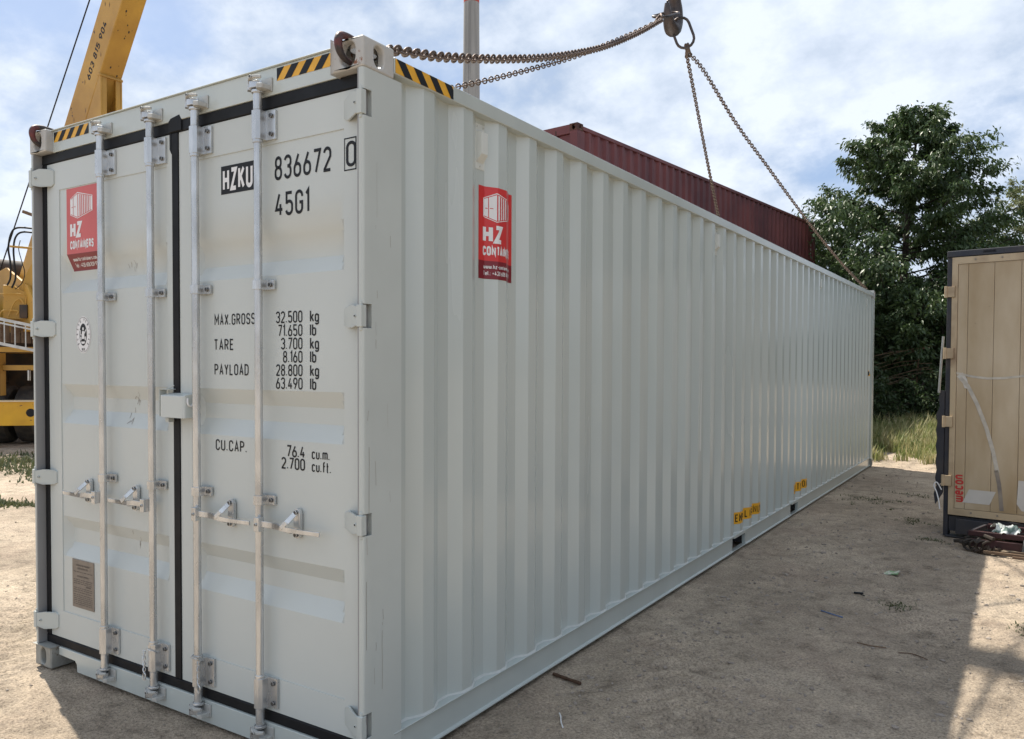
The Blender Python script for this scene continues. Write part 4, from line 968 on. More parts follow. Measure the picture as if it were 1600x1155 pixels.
mb = MB(); mb.obox(K(.22, -.1, 4.86-.28), K(.50, -.1, 4.76-.28), .07, .06); mb.obox(K(.46, -.1, 4.74-.28), K(.60, -.1, 4.76-.28), .10, .10); mb.build('lamp_bracket', RUST, crane, bevel=.01, seg=1)
mb = MB(); kb(mb, .16, .3, -.16, -.08, 2.52, 2.78); mb.build('valve_block', CDARK, crane, bevel=.01, seg=1)
# ladder lying on the deck edge
lad_o = thing('aluminium_ladder', tuple(K(-.6, -.22, 1.95)), 'aluminium ladder laid on edge along the deck of the yellow crane', 'ladder')
p0, p1 = K(-1.6, -.22, 2.82), K(2.2, -.22, 1.86+.28)
p0 = K(-.31, -.22, 2.53); dl_ = (K(.29, -.22, 2.40)-p0)
P0l = p0-dl_*2.2; P1l = p0+dl_*4.2
for dz in (0, -.075, -.47):
    mb = MB(); mb.obox(P0l+V3(0, 0, dz), P1l+V3(0, 0, dz), .03, .055 if dz != -.075 else .03); mb.build('rail', ALU, lad_o)
nR = 21
rme = None
for i in range(nR):
    t = i/(nR-1); c = P0l.lerp(P1l, .02+.96*t)
    mb = MB(); mb.cyl(c+V3(0, 0, -.45), c+V3(0, 0, -.02), .013, n=8); mb.build('rung', ALU, lad_o)
mb = MB()
for i in range(26):
    t = i/25; c = K(-1.15+t*2.35, .02, 2.30-.1*t); mb.obox(c+V3(0, 0, -.2), c+V3(0, 0, .16), .06, .05, up=(1, 0, 0))
mb.build('slat_crate', RUST, crane)
# boom (box section, plane y = 5.85 .. 6.27)
bd = Vector((.536, 0, .844)); bn = Vector((-.844, 0, .536))
e0 = Vector((-11.12, 5.85, 7.929))
foot = e0-bd*6.1
boom_p = []
def boom_sec(t0, t1, hgt, w0, w1, off=0, m=CYEL, nm='boom_section', bev=.02):
    mb = MB(); vs = []
    for t in (t0, t1):
        p = e0+bd*t+bn*off
        for y, h in ((w0, 0), (w1, 0), (w1, hgt), (w0, hgt)): vs.append(Vector((p.x, y, p.z))+bn*h)
    mb.add(vs, [(0, 3, 2, 1), (4, 5, 6, 7), (0, 1, 5, 4), (1, 2, 6, 5), (2, 3, 7, 6), (3, 0, 4, 7)])
    return mb.build(nm, m, crane, bevel=bev, seg=2, smooth=40)
boom1 = boom_sec(-6.1, 3.2, .62, 5.85, 6.26)
boom_sec(3.2, 3.35, .66, 5.83, 6.28, -.02, CYEL, 'boom_collar'); boom_sec(3.0, 10.5, .52, 5.89, 6.22, .05, CYEL); boom_sec(10.3, 18.2, .42, 5.92, 6.19, .10, CYEL)
# thickened heel: bracket with channel under the boom, and lift cylinder
kb0 = e0+bd*(-1.32)
mb = MB()
zt = kb0.z
for y0, y1 in ((5.852, 5.885), (6.225, 6.258)):
    mb.prism([(kb0.x-.0, zt+.02), (kb0.x+.02, zt-.02), (kb0.x+.02, zt-1.5), (kb0.x-.75, zt-1.5), (kb0.x-.55, zt-.9)], lambda a, b, d: V3(a, d, b), y0, y1)
mb.box(kb0.x-.02, kb0.x+.015, 5.886, 5.97, zt-1.45, zt-.03); mb.box(kb0.x-.02, kb0.x+.015, 6.14, 6.224, zt-1.45, zt-.03)
mb.prism([(kb0.x-.03, zt+.03), (kb0.x+.03, zt-.01), (kb0.x+.03, zt-.05), (kb0.x-.06, zt-.03)], lambda a, b, d: V3(a, d, b), 5.84, 6.27)
mb.build('cylinder_bracket', CYEL, crane, bevel=.006, seg=1)
mb = MB(); mb.cyl((kb0.x-.28, 6.05, zt-.9), (kb0.x-1.5, 6.05, 2.9), .11, n=16); mb.cyl((kb0.x-.30, 5.93, zt-.88), (kb0.x-.30, 6.17, zt-.88), .13, n=16); mb.build('lift_cylinder', CDARK, crane)
# boom lettering
def bplane(a, b, l):
    p = e0+bd*a+bn*b; return V3(p.x, 5.85-l, p.z)
decal('phone_number', [(BLACK, .002, text2d('603 815 904', -1.56, .235, .135, 1.15, .19, .16, shear=.18))], bplane, boom1)
bl = []
for k in range(9): aa = random.uniform(-3.4, 1.5); bb = random.uniform(.05, .5); decal('paint_chip', [(RUST, .002, [[(aa, bb), (aa+.05, bb+.015), (aa+.09, bb+.06), (aa+.03, bb+.03)]])], bplane, boom1)
def uplane(a, b, l): p = e0+bd*a-bn*l; return V3(p.x, b, p.z)
bl = []
for k in range(26):
    aa = random.uniform(-1.3, 2.2); bb = random.uniform(5.9, 6.2); q = random.uniform(.006, .016); bl.append(ellipse(aa, bb, q*1.6, q, 8))
bl += [[(.42, 5.90), (.50, 5.88), (.62, 5.97), (.55, 6.02), (.46, 5.97)], [(.95, 6.02), (1.10, 6.0), (1.14, 6.14), (1.05, 6.20), (1.0, 6.1)], [(.28, 6.14), (.33, 6.22), (.29, 6.235), (.24, 6.18)]]
decal('grease_spot', [(CDARK, .002, bl)], uplane, boom1)
mb = MB(); tipP = e0+bd*18.2+bn*.3; mb.cyl((tipP.x, 5.92, tipP.z), (tipP.x, 6.19, tipP.z), .35, n=20); mb.build('boom_head', CDARK, crane)
mb = MB(); rr0 = Vector((-15.391, 5.8, 3.52)); rd_ = (Vector((-12.044, 5.8, 8.131))-rr0)
rdn = rd_.normalized(); mb.cyl(rr0-rdn*.1, rr0+rdn*23.4, .013, n=6); mb.build('hoist_rope', BLACK, crane)
mb = MB()
c0 = Vector((kb0.x-.55, 5.90, zt-1.30))
for k in range(7): mb.tube([c0+V3(-.25+.08*k, 0, -.1), c0+V3(-.15+.09*k, -.02, .12+.03*math.sin(k)), c0+V3(.05+.09*k, 0, .15), c0+V3(.25+.06*k, .01, -.02)], .022, 6)
mb.build('cable_bundle', BLACK, crane)

# ================================================================== crane hook, master links, chains
HK = Vector((-1.19, 6.10, 0))
hook = thing('crane_hook', (-1.19, 6.10, 5.26), 'dark steel crane hook hanging above the middle of the container', 'crane hook')
pts = [(0, 6.05), (0, 5.86), (.045, 5.72), (.10, 5.58), (.105, 5.45), (.06, 5.355), (-.02, 5.325), (-.10, 5.37), (-.145, 5.46), (-.155, 5.56)]
rad = [.040, .046, .060, .075, .082, .085, .080, .062, .042, .022]
ha = Vector((-.02, 1, 0))           # plane of the hook
o = []; rr = []
for i in range(len(pts)-1):
    for t in np.linspace(0, 1, 5)[:-1]:
        g = lambda k: pts[max(0, min(len(pts)-1, k))]
        q = [.5*((2*g(i)[c])+(g(i+1)[c]-g(i-1)[c])*t+(2*g(i-1)[c]-5*g(i)[c]+4*g(i+1)[c]-g(i+2)[c])*t*t+(3*g(i)[c]-3*g(i+1)[c]+g(i-1)[c]*-1+g(i+2)[c])*t**3) for c in (0, 1)]
        o.append(HK+ha*q[0]+V3(0, 0, q[1])); rr.append(rad[i]*(1-t)+rad[i+1]*t)
mb = MB(); mb.tube(o, rr, 14); mb.build('hook_body', CHAINH, hook, smooth=60)
mb = MB(); mb.tube([HK+ha*-.15+V3(0, 0, 5.56), HK+ha*-.06+V3(0, .0, 5.66), HK+ha*.03+V3(0, 0, 5.78)], .012, 6); mb.build('safety_latch', CHAINH, hook)
mb = MB(); mb.cyl(HK+V3(0, 0, 6.04), HK+V3(0, 0, 6.2), .12, n=16); mb.box(HK.x-.16, HK.x+.16, HK.y-.09, HK.y+.09, 6.2, 6.85); mb.cyl(HK+V3(0, -.12, 6.65), HK+V3(0, .12, 6.65), .26, n=24, m=0)
mb.build('hook_block', CHAINH, hook, bevel=.02)
mb = MB()
for dx in (-.2, .2): mb.cyl(HK+V3(dx, -.03, 6.7), Vector((tipP.x+dx*1.2+.1, 6.05, tipP.z)), .011, n=6)
mb.build('hoist_rope', BLACK, hook)
LINK = None
def oval(L, Wd, r, n1=7, n2=6):
    """oval link along local x, flat in xy"""
    hx = L/2-Wd/2; p = [(hx+Wd/2*math.cos(R(t)), Wd/2*math.sin(R(t)), 0) for t in np.linspace(-90, 90, n1)]+[(-hx+Wd/2*math.cos(R(t)), Wd/2*math.sin(R(t)), 0) for t in np.linspace(90, 270, n1)]
    mb = MB(); mb.tube(p, r, n2, closed=True); return mb
PITC = .0405
mb = oval(PITC+.0135, .0405, .0062, 6, 6)
me = bpy.data.meshes.new('chain_link'); me.from_pydata(mb.v, [], mb.f); me.materials.append(CHAIN); me.shade_smooth(); LINK = me
def chain(path, label, base, hook_dir, twist=0.0, red=True):
    th_ = thing('lifting_chain', base, label, 'chain', 'chains of the lifting sling')
    pts = catm(path); d = [0]
    for i in range(1, len(pts)): d.append(d[-1]+(pts[i]-pts[i-1]).length)
    n = int(d[-1]/PITC); j = 0
    Ri = root_matrix(th_).inverted()
    for i in range(n):
        sd = (i+.5)*PITC
        while j < len(d)-2 and d[j+1] < sd: j += 1
        t = (sd-d[j])/(d[j+1]-d[j]); p = pts[j].lerp(pts[j+1], t); dr = (pts[j+1]-pts[j]).normalized()
        side = dr.cross(Vector((0, 0, 1))); side = side.normalized() if side.length > 1e-3 else Vector((1, 0, 0)); up = side.cross(dr)
        an = math.pi/4+(math.pi/2 if i % 2 else 0)+twist*sd+random.uniform(-.12, .12)
        yv = side*math.cos(an)+up*math.sin(an); zv = dr.cross(yv)
        Mx = Matrix((dr, yv, zv)).transposed().to_4x4(); Mx.translation = p
        o = bpy.data.objects.new('chain_link', LINK); COL.objects.link(o); o.parent = th_; o.matrix_local = Ri @ Mx
    # end hook in the casting
    if hook_dir:
        hx, hy, sg = hook_dir
        c = [(0, .19, .062), (0, .13, .064), (0, .07, .067), (0, .022, .067), (0, -.016, .055), (0, -.028, .026), (0, -.022, -.006), (0, .0, -.028), (0, .03, -.036)]
        cc = [(hx+.003*(k-5), hy-.09+p[1], 2.850+p[2]) for k, p in enumerate(c)]
        o = catm(cc, 4); rr = np.interp(np.linspace(0, 1, len(o)), [0, .3, .6, 1], [.010, .013, .0165, .010]).tolist()
        mb = MB(); mb.tube(o, rr, 10); hb = mb.build('end_hook', [CHOOK], th_, smooth=60)
    return th_
nearR = [(-.081, .24, 2.905), (-.10, .40, 2.955), (-.135, .70, 3.04), (-.259, .967, 3.168-.04), (-.315, 1.27, 3.255), (-.379, 1.62, 3.390), (-.474, 2.141, 3.590), (-.592, 2.785, 3.856), (-.742, 3.603, 4.215), (-.938, 4.672, 4.738), (-1.10, 5.60, 5.235)]
nearR = [(-.081, .22, 2.915), (-.135, .29, 2.960), (-.167, .468, 3.013), (-.21, .702, 3.081), (-.259, .967, 3.168), (-.315, 1.27, 3.273), (-.379, 1.62, 3.398), (-.474, 2.141, 3.593), (-.592, 2.785, 3.856), (-.742, 3.603, 4.215), (-.938, 4.672, 4.738), (-1.10, 5.60, 5.225)]
chain(nearR, 'chain sagging from the hook to the upper corner beside the right door', (-.08, .22, 2.9), (-.102, .09, 1), .25)
nearL = [(-2.35, .22, 2.915), (-2.27, .5, 3.0), (-2.13, 1.27, 3.24), (-1.98, 2.1, 3.54), (-1.79, 3.024, 3.913), (-1.673, 3.63, 4.175), (-1.509, 4.489, 4.575), (-1.311, 5.30, 5.02), (-1.17, 5.60, 5.215)]
chain(nearL, 'chain running from the hook over the roof to the upper corner beside the left door', (-2.35, .22, 2.9), (-2.352, .09, -1), .2)
farR = [(-1.045, 6.24, 5.07), (-1.000, 6.60, 4.985), (-.931, 7.567, 4.640), (-.771, 8.438, 4.262), (-.627, 9.227, 3.925), (-.466, 10.105, 3.570), (-.284, 11.095, 3.210), (-.11, 12.03, 2.93)]
chain(farR, 'straight chain from the hook down to the far right corner, in front of the tree', (-.1, 12.03, 2.9), None, .15)
farL = [(-1.075, 6.24, 5.07), (-1.15, 6.60, 4.93), (-1.36, 7.60, 4.52), (-1.60, 8.75, 4.06), (-1.83, 9.85, 3.64), (-2.08, 11.0, 3.25), (-2.33, 12.03, 2.93)]
chain(farL, 'steep chain from the hook passing in front of the maroon container', (-2.33, 12.03, 2.9), None, .15)
def ring_thing(nm, lab, c, dx, dy, L, Wd, r, parts=()):
    dx, dy = Vector(dx).normalized(), Vector(dy); dy = (dy-dx*dy.dot(dx)).normalized(); dz = dx.cross(dy)
    th_ = thing(nm, tuple(c), lab, 'chain link')
    Mx = Matrix((dx, dy, dz)).transposed().to_4x4(); Mx.translation = Vector(c)
    mb = oval(L, Wd, r, 9, 10); mb.v = [tuple(Mx @ Vector(p)) for p in mb.v]; mb.build('oval_ring', CHAINH, th_, smooth=70)
    for q in parts:
        q = [Vector(x_) for x_ in q]; dd = (q[1]-q[0]); Ln = dd.length+.03; ddn = dd.normalized(); sdv = ddn.cross(Vector((.5, -.8, 0.1))).normalized(); 
        Mx = Matrix((ddn, ddn.cross(sdv), sdv)).transposed().to_4x4(); Mx.translation = (q[0]+q[1])/2
        mb = oval(Ln+.01, .066, .012, 7, 8); mb.v = [tuple(Mx @ Vector(p)) for p in mb.v]; mb.build('coupling_link', CHAIN, th_, smooth=70)
mR = Vector((-1.075, 6.12, 5.265))
ring_thing('master_link', 'hanging oval ring on the crane hook, carrying the two rear chains', mR, (.35, .1, -1), (1, .25, .3), .34, .19, .0145, [((-1.045, 6.16, 5.13), (-1.045, 6.24, 5.06)), ((-1.03, 6.16, 5.13), (-1.075, 6.24, 5.06))])
ring_thing('master_link', 'flat oval ring pulled to the left on the crane hook, carrying the two front chains', (-1.165, 5.86, 5.385), (.02, .88, .42), (1, 0, -.25), .46, .16, .0145, [((-1.155, 5.68, 5.29), (-1.11, 5.60, 5.235)), ((-1.17, 5.68, 5.29), (-1.17, 5.60, 5.225))])

# ================================================================== box trailer on the right
TC = Vector((1.458, 6.60, 0)); te = Vector((.988, -.156, 0)); tn = Vector((.156, .988, 0))
trl = thing('swap_body', tuple(TC), 'worn beige trailer box with dark frame and red lettering at the right edge', 'trailer')
def Q(a, d, z): return TC+te*a+tn*d+V3(0, 0, z)
def qb(mb, a0, a1, d0, d1, z0, z1, m=0):
    vs = [Q(a, d, z) for z in (z0, z1) for d in (d0, d1) for a in (a0, a1)]
    return mb.add(vs, [(0, 2, 3, 1), (4, 5, 7, 6), (0, 1, 5, 4), (2, 6, 7, 3), (0, 4, 6, 2), (1, 3, 7, 5)], m)
TW = 2.50
mb = MB(); qb(mb, .0, .045, .02, .12, .0, 2.77); qb(mb, TW-.045, TW, .02, .12, 0, 2.77); qb(mb, .0, TW, .0, .14, 2.715, 2.775)
qb(mb, .045, TW-.045, .03, .12, .05, .20); qb(mb, .3, .42, .0, .03, 2.73, 2.765); qb(mb, .02, .30, .0, .10, -.01, .012)
mb.build('rear_frame', TDARK, trl, bevel=.006, seg=1)
mb = MB(); qb(mb, .01, TW-.01, .13, 7.3, .25, 2.76); qb(mb, .3, TW-.3, .2, 7.2, .05, .24); mb.build('box_body', mat('trailer_side', (.30, .31, .33), .5, var=.2), trl, bevel=.01, seg=1)
mb = MB(); qb(mb, .12, .40, -.03, .03, .035, .185); qb(mb, .55, 1.7, -.02, .03, .10, .135); qb(mb, .7, 1.5, -.05, -.02, .155, .17); qb(mb, 1.0, 1.2, -.04, .03, .05, .19); mb.build('under_ride_gear', TDARK, trl, bevel=.006, seg=1)
for fx0, fx1, in ((.047, TW/2-.003), (TW/2+.003, TW-.047)):
    mb = MB()
    qb(mb, fx0, fx0+.050, .0, .03, .215, 2.71); qb(mb, fx1-.05, fx1, .0, .03, .215, 2.71); qb(mb, fx0+.0502, fx1-.0502, .0, .03, .215, .280); qb(mb, fx0+.0502, fx1-.0502, .0, .03, 2.645, 2.71)
    dfr = mb.build('rear_door', BEIGEF, trl, smooth=20)
    seams = [fx0+.051, fx0+.140, fx0+.358, fx0+.575, fx0+.800, fx1-.051] if fx0 < 1 else [fx0+.051, fx0+.3, fx0+.54, fx0+.78, fx0+1.02, fx1-.051]
    for i in range(5):
        mb = MB(); qb(mb, seams[i]+.0012, seams[i+1]-.0012, .008, .028, .282, 2.643); mb.build('door_plank', BEIGE, dfr, bevel=.002, seg=1)
    mb = MB()
    for a in (.2, .42, .74, 1.0):
        for z in (.25, 2.68): c = Q(fx0+a, -.001, z); mb.cyl(c, c-tn*.006, .009, n=8)
    mb.build('rivet', SCUFF, dfr)
for z in (2.385, 1.79, 1.125, .55):
    mb = MB(); qb(mb, -.012, .075, -.018, .0, z-.055, z+.045); mb.cyl(Q(.0, -.02, z-.06), Q(.0, -.02, z+.05), .014, n=8); qb(mb, .073, .0765, -.0185, .0, z-.06, z+.05, 1)
    mb.build('door_hinge', [BEIGEF, RUST], trl, bevel=.003, seg=1)
def tplane(a, b, l): return Q(a, .006-l, b)
tr_doors = [c for c in trl.children if c.name.startswith('rear_door')]
# red lettering, reading upwards
pp = [[(.178-p[1], .345+p[0]) for p in q] for q in text2d('wecon', 0, 0, .100, 1.1, .19, .10)]
mxz = max(p[1] for q in pp for p in q); ff = .265/(mxz-.345); pp = [[(p[0], .345+(p[1]-.345)*ff) for p in q] for q in pp]
decal('maker_lettering', [(WRED, .001, pp)], tplane, tr_doors[0])
st = [[tuple(v) for v in q] for q in ribbon(catm and [(.075, 1.60), (.14, 1.585), (.24, 1.560), (.36, 1.545), (.50, 1.550), (.68, 1.575), (.9, 1.63)], False, .020)]
st2 = [[tuple(v) for v in q] for q in ribbon([(.13, 1.55), (.20, 1.47), (.28, 1.30), (.36, 1.08), (.42, .86), (.46, .66)], False, .034)]
st3 = [[tuple(v) for v in q] for q in ribbon([(.45, .68), (.475, .55), (.49, .42), (.50, .30)], False, .034)]
patch = [[(.17, .345), (.40, .345), (.45, .475), (.225, .475)], [(.62, .38), (.66, .32), (.80, .30), (.90, .32), (.93, .60), (.63, .60)], [(.10, 1.56), (.15, 1.52), (.17, 1.45), (.21, 1.44), (.19, 1.54), (.15, 1.60)]]
decal('scuff_marks', [(TAPE, .0010, st+st2), (SCUFF, .0013, st3), (PALE, .0008, patch)], tplane, tr_doors[0])
decal('small_print', [(SCUFF, .0012, text2d('No. 4', .70, .40, .018, 1, .14, .12) if False else [rect(.70, .40, .73, .405), rect(.735, .40, .75, .405), rect(.755, .40, .785, .405)])], tplane, tr_doors[0])
mb = MB()                                     # rubber flaps and strap ends at its left edge
prev = None
rag = []
for i in range(13):
    z = 1.42-i*.078; rag.append((-.035-.012*(i % 2)-(.03 if i > 2 else .01), z))
mb.prism([(-.004, 1.42)]+rag+[(-.004, .52)], lambda a, b, d: Q(a, d, b), .02, .05)
mb.prism([(-.004, .50), (-.06, .49), (-.085, .40), (-.07, .30), (-.004, .42)], lambda a, b, d: Q(a, d, b), .01, .03)
mb.build('torn_flap', TDARK, trl)
mb = MB(); mb.tube([Q(-.02, 0, 1.95), Q(-.035, .0, 1.7), Q(-.045, .0, 1.5), Q(-.05, 0, 1.40)], .012, 6); mb.build('hanging_strap', ALU, trl)
mb = MB(); mb.tube(catm([Q(-.01, -.01, .45), Q(-.05, -.02, .52), Q(-.075, -.02, .49), Q(-.05, -.02, .42), Q(-.03, -.02, .34), Q(-.02, -.02, .26)], 5), .006, 5); mb.build('wire_end', WHITE, trl)

# metal frame with rag lying in front of it
FR = Vector((1.83, 6.00, 0)); 
fr = thing('metal_rack', tuple(FR), 'low dark red and grey metal rack lying before the beige box body', 'metal rack')
def Fk(a, d, z): return FR+te*a+tn*d+V3(0, 0, z)
mb = MB()
mb.obox(Fk(-.12, .0, .16), Fk(1.6, -.02, .19), .035, .045, 0); mb.obox(Fk(-.02, .28, .19), Fk(1.6, .26, .20), .035, .045, 0)
mb.obox(Fk(-.12, .0, .15), Fk(-.04, .30, .18), .03, .04, 1); mb.obox(Fk(-.10, -.02, .08), Fk(.30, -.03, .09), .04, .07, 0)
mb.build('upper_bar', [mat('dark_red_steel', (.045, .012, .014), .5, var=.4, vscale=14), TDARK], fr, bevel=.004, seg=1)
mb = MB()
for i in range(12): mb.obox(Fk(.32+i*.085, -.02, .16), Fk(.31+i*.085, -.06, .015), .022, .012, 0)
mb.build('upright', mat('dull_grey_steel', (.16, .155, .15), .55, .3, var=.3), fr)
mb = MB(); mb.obox(Fk(.02, -.10, .025), Fk(1.5, -.07, .045), .022, .022); mb.obox(Fk(.1, -.02, .015), Fk(.6, -.12, .09), .02, .02); mb.obox(Fk(.25, -.16, .02), Fk(1.4, -.10, .06), .018, .018)
mb.build('lower_bar', RUST, fr)
mb = MB()
for k in range(22):
    c = Fk(random.uniform(-.18, .12), random.uniform(-.10, .25), random.uniform(.03, .14)); mb.obox(c, c+V3(random.uniform(-.1, .1), random.uniform(-.1, .1), random.uniform(-.05, .05)), .03, .03, up=(0.1, .2, 1))
for k in range(4):
    c = Fk(-.10+.05*k, -.05, .06); mb.tube([c+V3(.05*math.cos(a), .02*math.sin(a*2), .05*math.sin(a)) for a in np.linspace(0, 2*math.pi, 11)[:-1]], .012, 6, closed=True)
mb.build('tangled_iron', CDARK, fr, bevel=.004, seg=1)
mb = MB(); n = 13; vs = []
for j in range(n):
    for i in range(n):
        a, b = i/(n-1), j/(n-1); vs.append(Fk(.06+.18*a+.03*math.sin(b*7), .0+.16*b+.03*math.sin(a*9), .205+.05*abs(math.sin(a*8+b*5))*math.sin(b*3.0+.1)+random.uniform(-.016, .016)-.09*max(0, .25-b)))
mb.add(vs, [(j*n+i, j*n+i+1, (j+1)*n+i+1, (j+1)*n+i) for j in range(n-1) for i in range(n-1)])
ob = mb.build('crumpled_sheet', CLOTH, None, origin=tuple(Fk(.1, .05, .2)), smooth=60); tag(ob, 'crumpled white and green plastic sheet draped on the metal rack', 'plastic sheet')

# ================================================================== vegetation
def leaf_mesh(name, C_, D_, size, m, aspect=.42, droop=.5, bend=.25):
    """C_ leaf bases, D_ leaf directions; each leaf is two quads folded along its rib"""
    n = len(C_); D_ = D_+np.array([0, 0, -droop]); D_ /= np.linalg.norm(D_, axis=1)[:, None]
    S = np.cross(D_, rng.normal(size=(n, 3))); S /= np.linalg.norm(S, axis=1)[:, None]+1e-9
    Nn = np.cross(S, D_); L = (size*rng.uniform(.65, 1.25, n))[:, None]; W = L*aspect
    tip = C_+D_*L+np.array([0, 0, -1])*L*bend; mid = C_+D_*L*.48
    l = mid+S*W*.5+Nn*W*.12; r = mid-S*W*.5+Nn*W*.12
    co = np.stack([C_, l, tip, r], 1).reshape(-1, 3)
    me = bpy.data.meshes.new(name); me.vertices.add(4*n); me.vertices.foreach_set('co', co.ravel())
    b = np.arange(n)[:, None]*4; q = np.concatenate([b+0, b+2, b+1, b+0, b+3, b+2], 1).ravel()
    me.loops.add(6*n); me.loops.foreach_set('vertex_index', q); me.polygons.add(2*n)
    me.polygons.foreach_set('loop_start', np.arange(0, 6*n, 3)); me.polygons.foreach_set('loop_total', np.full(2*n, 3)); me.update(calc_edges=True); me.materials.append(m)
    return me
def tree(name, label, base, H, rad_f, nl, leaf, lsize, seed, trunk_r=.16, twigs=9, per=46, droop=.6, z0=1.0, group=None, bark=BARK, spread=.22, cat='tree', up=.35, lean=(0, 0)):
    """tapered trunk, limbs and twigs that end in leaf sprays; rad_f(h) is the reach of the crown at relative height h"""
    rg = np.random.default_rng(seed); base = np.array(base, float)
    th_ = thing(name, tuple(base), label, cat, group)
    mb = MB(); P = []
    for i in range(9):
        t = i/8; P.append(Vector(base+np.array([.25*math.sin(t*3+seed)*t+lean[0]*t, .2*math.sin(t*4+seed*2)*t+lean[1]*t, H*.94*t-.05])))
    mb.tube(P, [trunk_r*(1-.93*i/8)+.01 for i in range(9)], 8)
    C_, D_ = [], []
    for k in range(nl):
        hz = z0+(H*.97-z0)*((k+rg.uniform(0, 1))/nl)**.9; h = hz/H; rad = rad_f(h)*rg.uniform(.62, 1.10)
        az = k*2.39996+rg.uniform(-.4, .4); t = min(.999, max(0, hz-rad*up*.9)/(H*.94)); ii = int(t*8); p0 = P[ii].lerp(P[min(8, ii+1)], t*8-ii)
        dirv = Vector((math.cos(az), math.sin(az), 0)); e = p0+dirv*rad; e.z = hz+rg.uniform(-.1, .3)
        mid = p0.lerp(e, .5)+Vector((rg.uniform(-.12, .12), rg.uniform(-.12, .12), -rad*.06))
        pts = catm([p0, mid, e], 4); r0 = max(.012, trunk_r*.30*(1-h*.7)); mb.tube(pts, np.linspace(r0, .006, len(pts)).tolist(), 5)
        for j in range(twigs):
            tt = .28+.72*(j+rg.uniform(0, 1))/twigs; pp_ = pts[min(len(pts)-1, int(tt*(len(pts)-1)))]
            tl = rg.uniform(.35, 1.0)*(.28+.25*rad); tv = Vector((dirv.x+rg.normal()*.75, dirv.y+rg.normal()*.75, rg.uniform(-.35, .75))).normalized()
            q = pp_+tv*tl; mb.tube([pp_, pp_.lerp(q, .5)+Vector((0, 0, .03)), q], [.007, .005, .003], 4)
            m_ = per+int(rg.integers(-per//4, per//4)); tq = rg.uniform(.1, 1.08, m_)**.8
            c = np.array(pp_)[None]+(np.array(q-pp_))[None]*tq[:, None]+rg.normal(size=(m_, 3))*spread*tl*.55*np.array([1, 1, .75])
            C_.append(c); D_.append(rg.normal(size=(m_, 3))*.8+np.array(tv)[None]*.8)
    C_ = np.concatenate(C_); D_ = np.concatenate(D_)
    mb.build('trunk', bark, th_, smooth=60)
    me = leaf_mesh('crown', C_, D_, np.full(len(C_), lsize), leaf, droop=droop); link('crown', me, th_)
    return th_, len(C_)
def yard(px, depth):    # a point at a bearing from the viewpoint: px tan of the bearing
    return np.array([2.116, -2.249, 0])+np.array([-.5405, .8413, 0])*depth+np.array([.8413, .5405, 0])*px*depth
def env_main(h): 
    return float(np.interp(h, [0, .12, .3, .5, .62, .78, .9, 1.0], [2.4, 3.3, 3.9, 3.7, 3.1, 2.1, 1.2, .35]))
tree('broadleaf_tree', 'tall dark green broadleaf tree with drooping leaves behind the far end of the container', yard(.480, 23.5), 9.35, env_main, 112, LEAF, .14, 3, .17, 11, 84, .75, .7, spread=.30, lean=(.55, .35))
# the dense belt beside and behind it
def env_b(r): return lambda h: r*float(np.interp(h, [0, .15, .45, .8, 1.0], [.75, 1.0, 1.0, .62, .2]))
tree('pale_tree', 'thin pale green tree standing beyond the beige box body', yard(.635, 31), 9.3, env_b(2.4), 46, LEAF2, .15, 11, .12, 8, 34, .1, 1.6, spread=.42)
tree('pale_tree', 'pale green tree at the right border, half hidden by the box body', yard(.72, 33), 8.6, env_b(2.7), 40, LEAF2, .15, 12, .12, 8, 32, .1, 1.6, spread=.42)
BL = ((.405, 21.5, 3.9, 1.7, 'dark bush directly beside the far corner of the grey container'), (.462, 22.5, 4.3, 1.8, 'dark bush under the tall tree, nearest to its trunk'), (.535, 21.8, 4.0, 1.8, 'dark bush between the tall tree and the beige box body'),
      (.60, 25, 4.6, 2.0, 'dark bush mostly hidden behind the beige box body'), (.44, 27, 5.2, 2.2, 'high bush in the shade behind the tall tree'), (.52, 28, 5.0, 2.3, 'broad bush behind the tall tree, towards the box body'), (.375, 25.5, 6.6, 2.3, 'bush behind the grey and maroon containers'))
for i, (px, dp, hh_, rr_, lab) in enumerate(BL):
    tree('leafy_bush', lab, yard(px, dp), hh_, env_b(rr_), 30, LEAF3, .13, 30+i, .06, 8, 44, .4, .15, 'bushes in the hedge behind the yard', spread=.38, cat='bush')
# lower row of shrubs where the grass begins
for i, (px, dp, hh_, rr_, lab) in enumerate(((.455, 19.5, 1.25, .8, 'low shrub at the edge of the grass beside the container'), (.505, 20.2, 1.5, .9, 'low shrub in the grass, middle of the gap'), (.55, 19.3, 1.1, .8, 'low shrub in the grass close to the box body'))):
    tree('low_shrub', lab, yard(px, dp), hh_, env_b(rr_), 20, LEAF3, .10, 60+i, .03, 6, 34, .2, .05, 'low shrubs at the edge of the grass', spread=.4, cat='shrub')
for i, (x, y, hh_, rr_, lab) in enumerate(((7.4, 10.6, 11.5, 3.6, 'tall green tree added out of view beside the beige trailer box to block skylight'), (7.1, 15.6, 12, 3.5, 'tall green tree added out of view beyond the beige trailer box to block skylight'), (9.5, 5.5, 9.0, 3.2, 'green tree added out of view right of the yard, nearest to the viewer, to block skylight'), (8.2, 21.5, 11, 3.4, 'tall green tree added out of view at the far right end of the hedge to block skylight'))):  # unseen trees, added to keep skylight off the far end of the side wall
    tree('broadleaf_tree', lab, (x, y, 0), hh_, env_b(rr_), 62, LEAF3, .26, 80+i, .17, 9, 40, .5, .3, spread=.36)
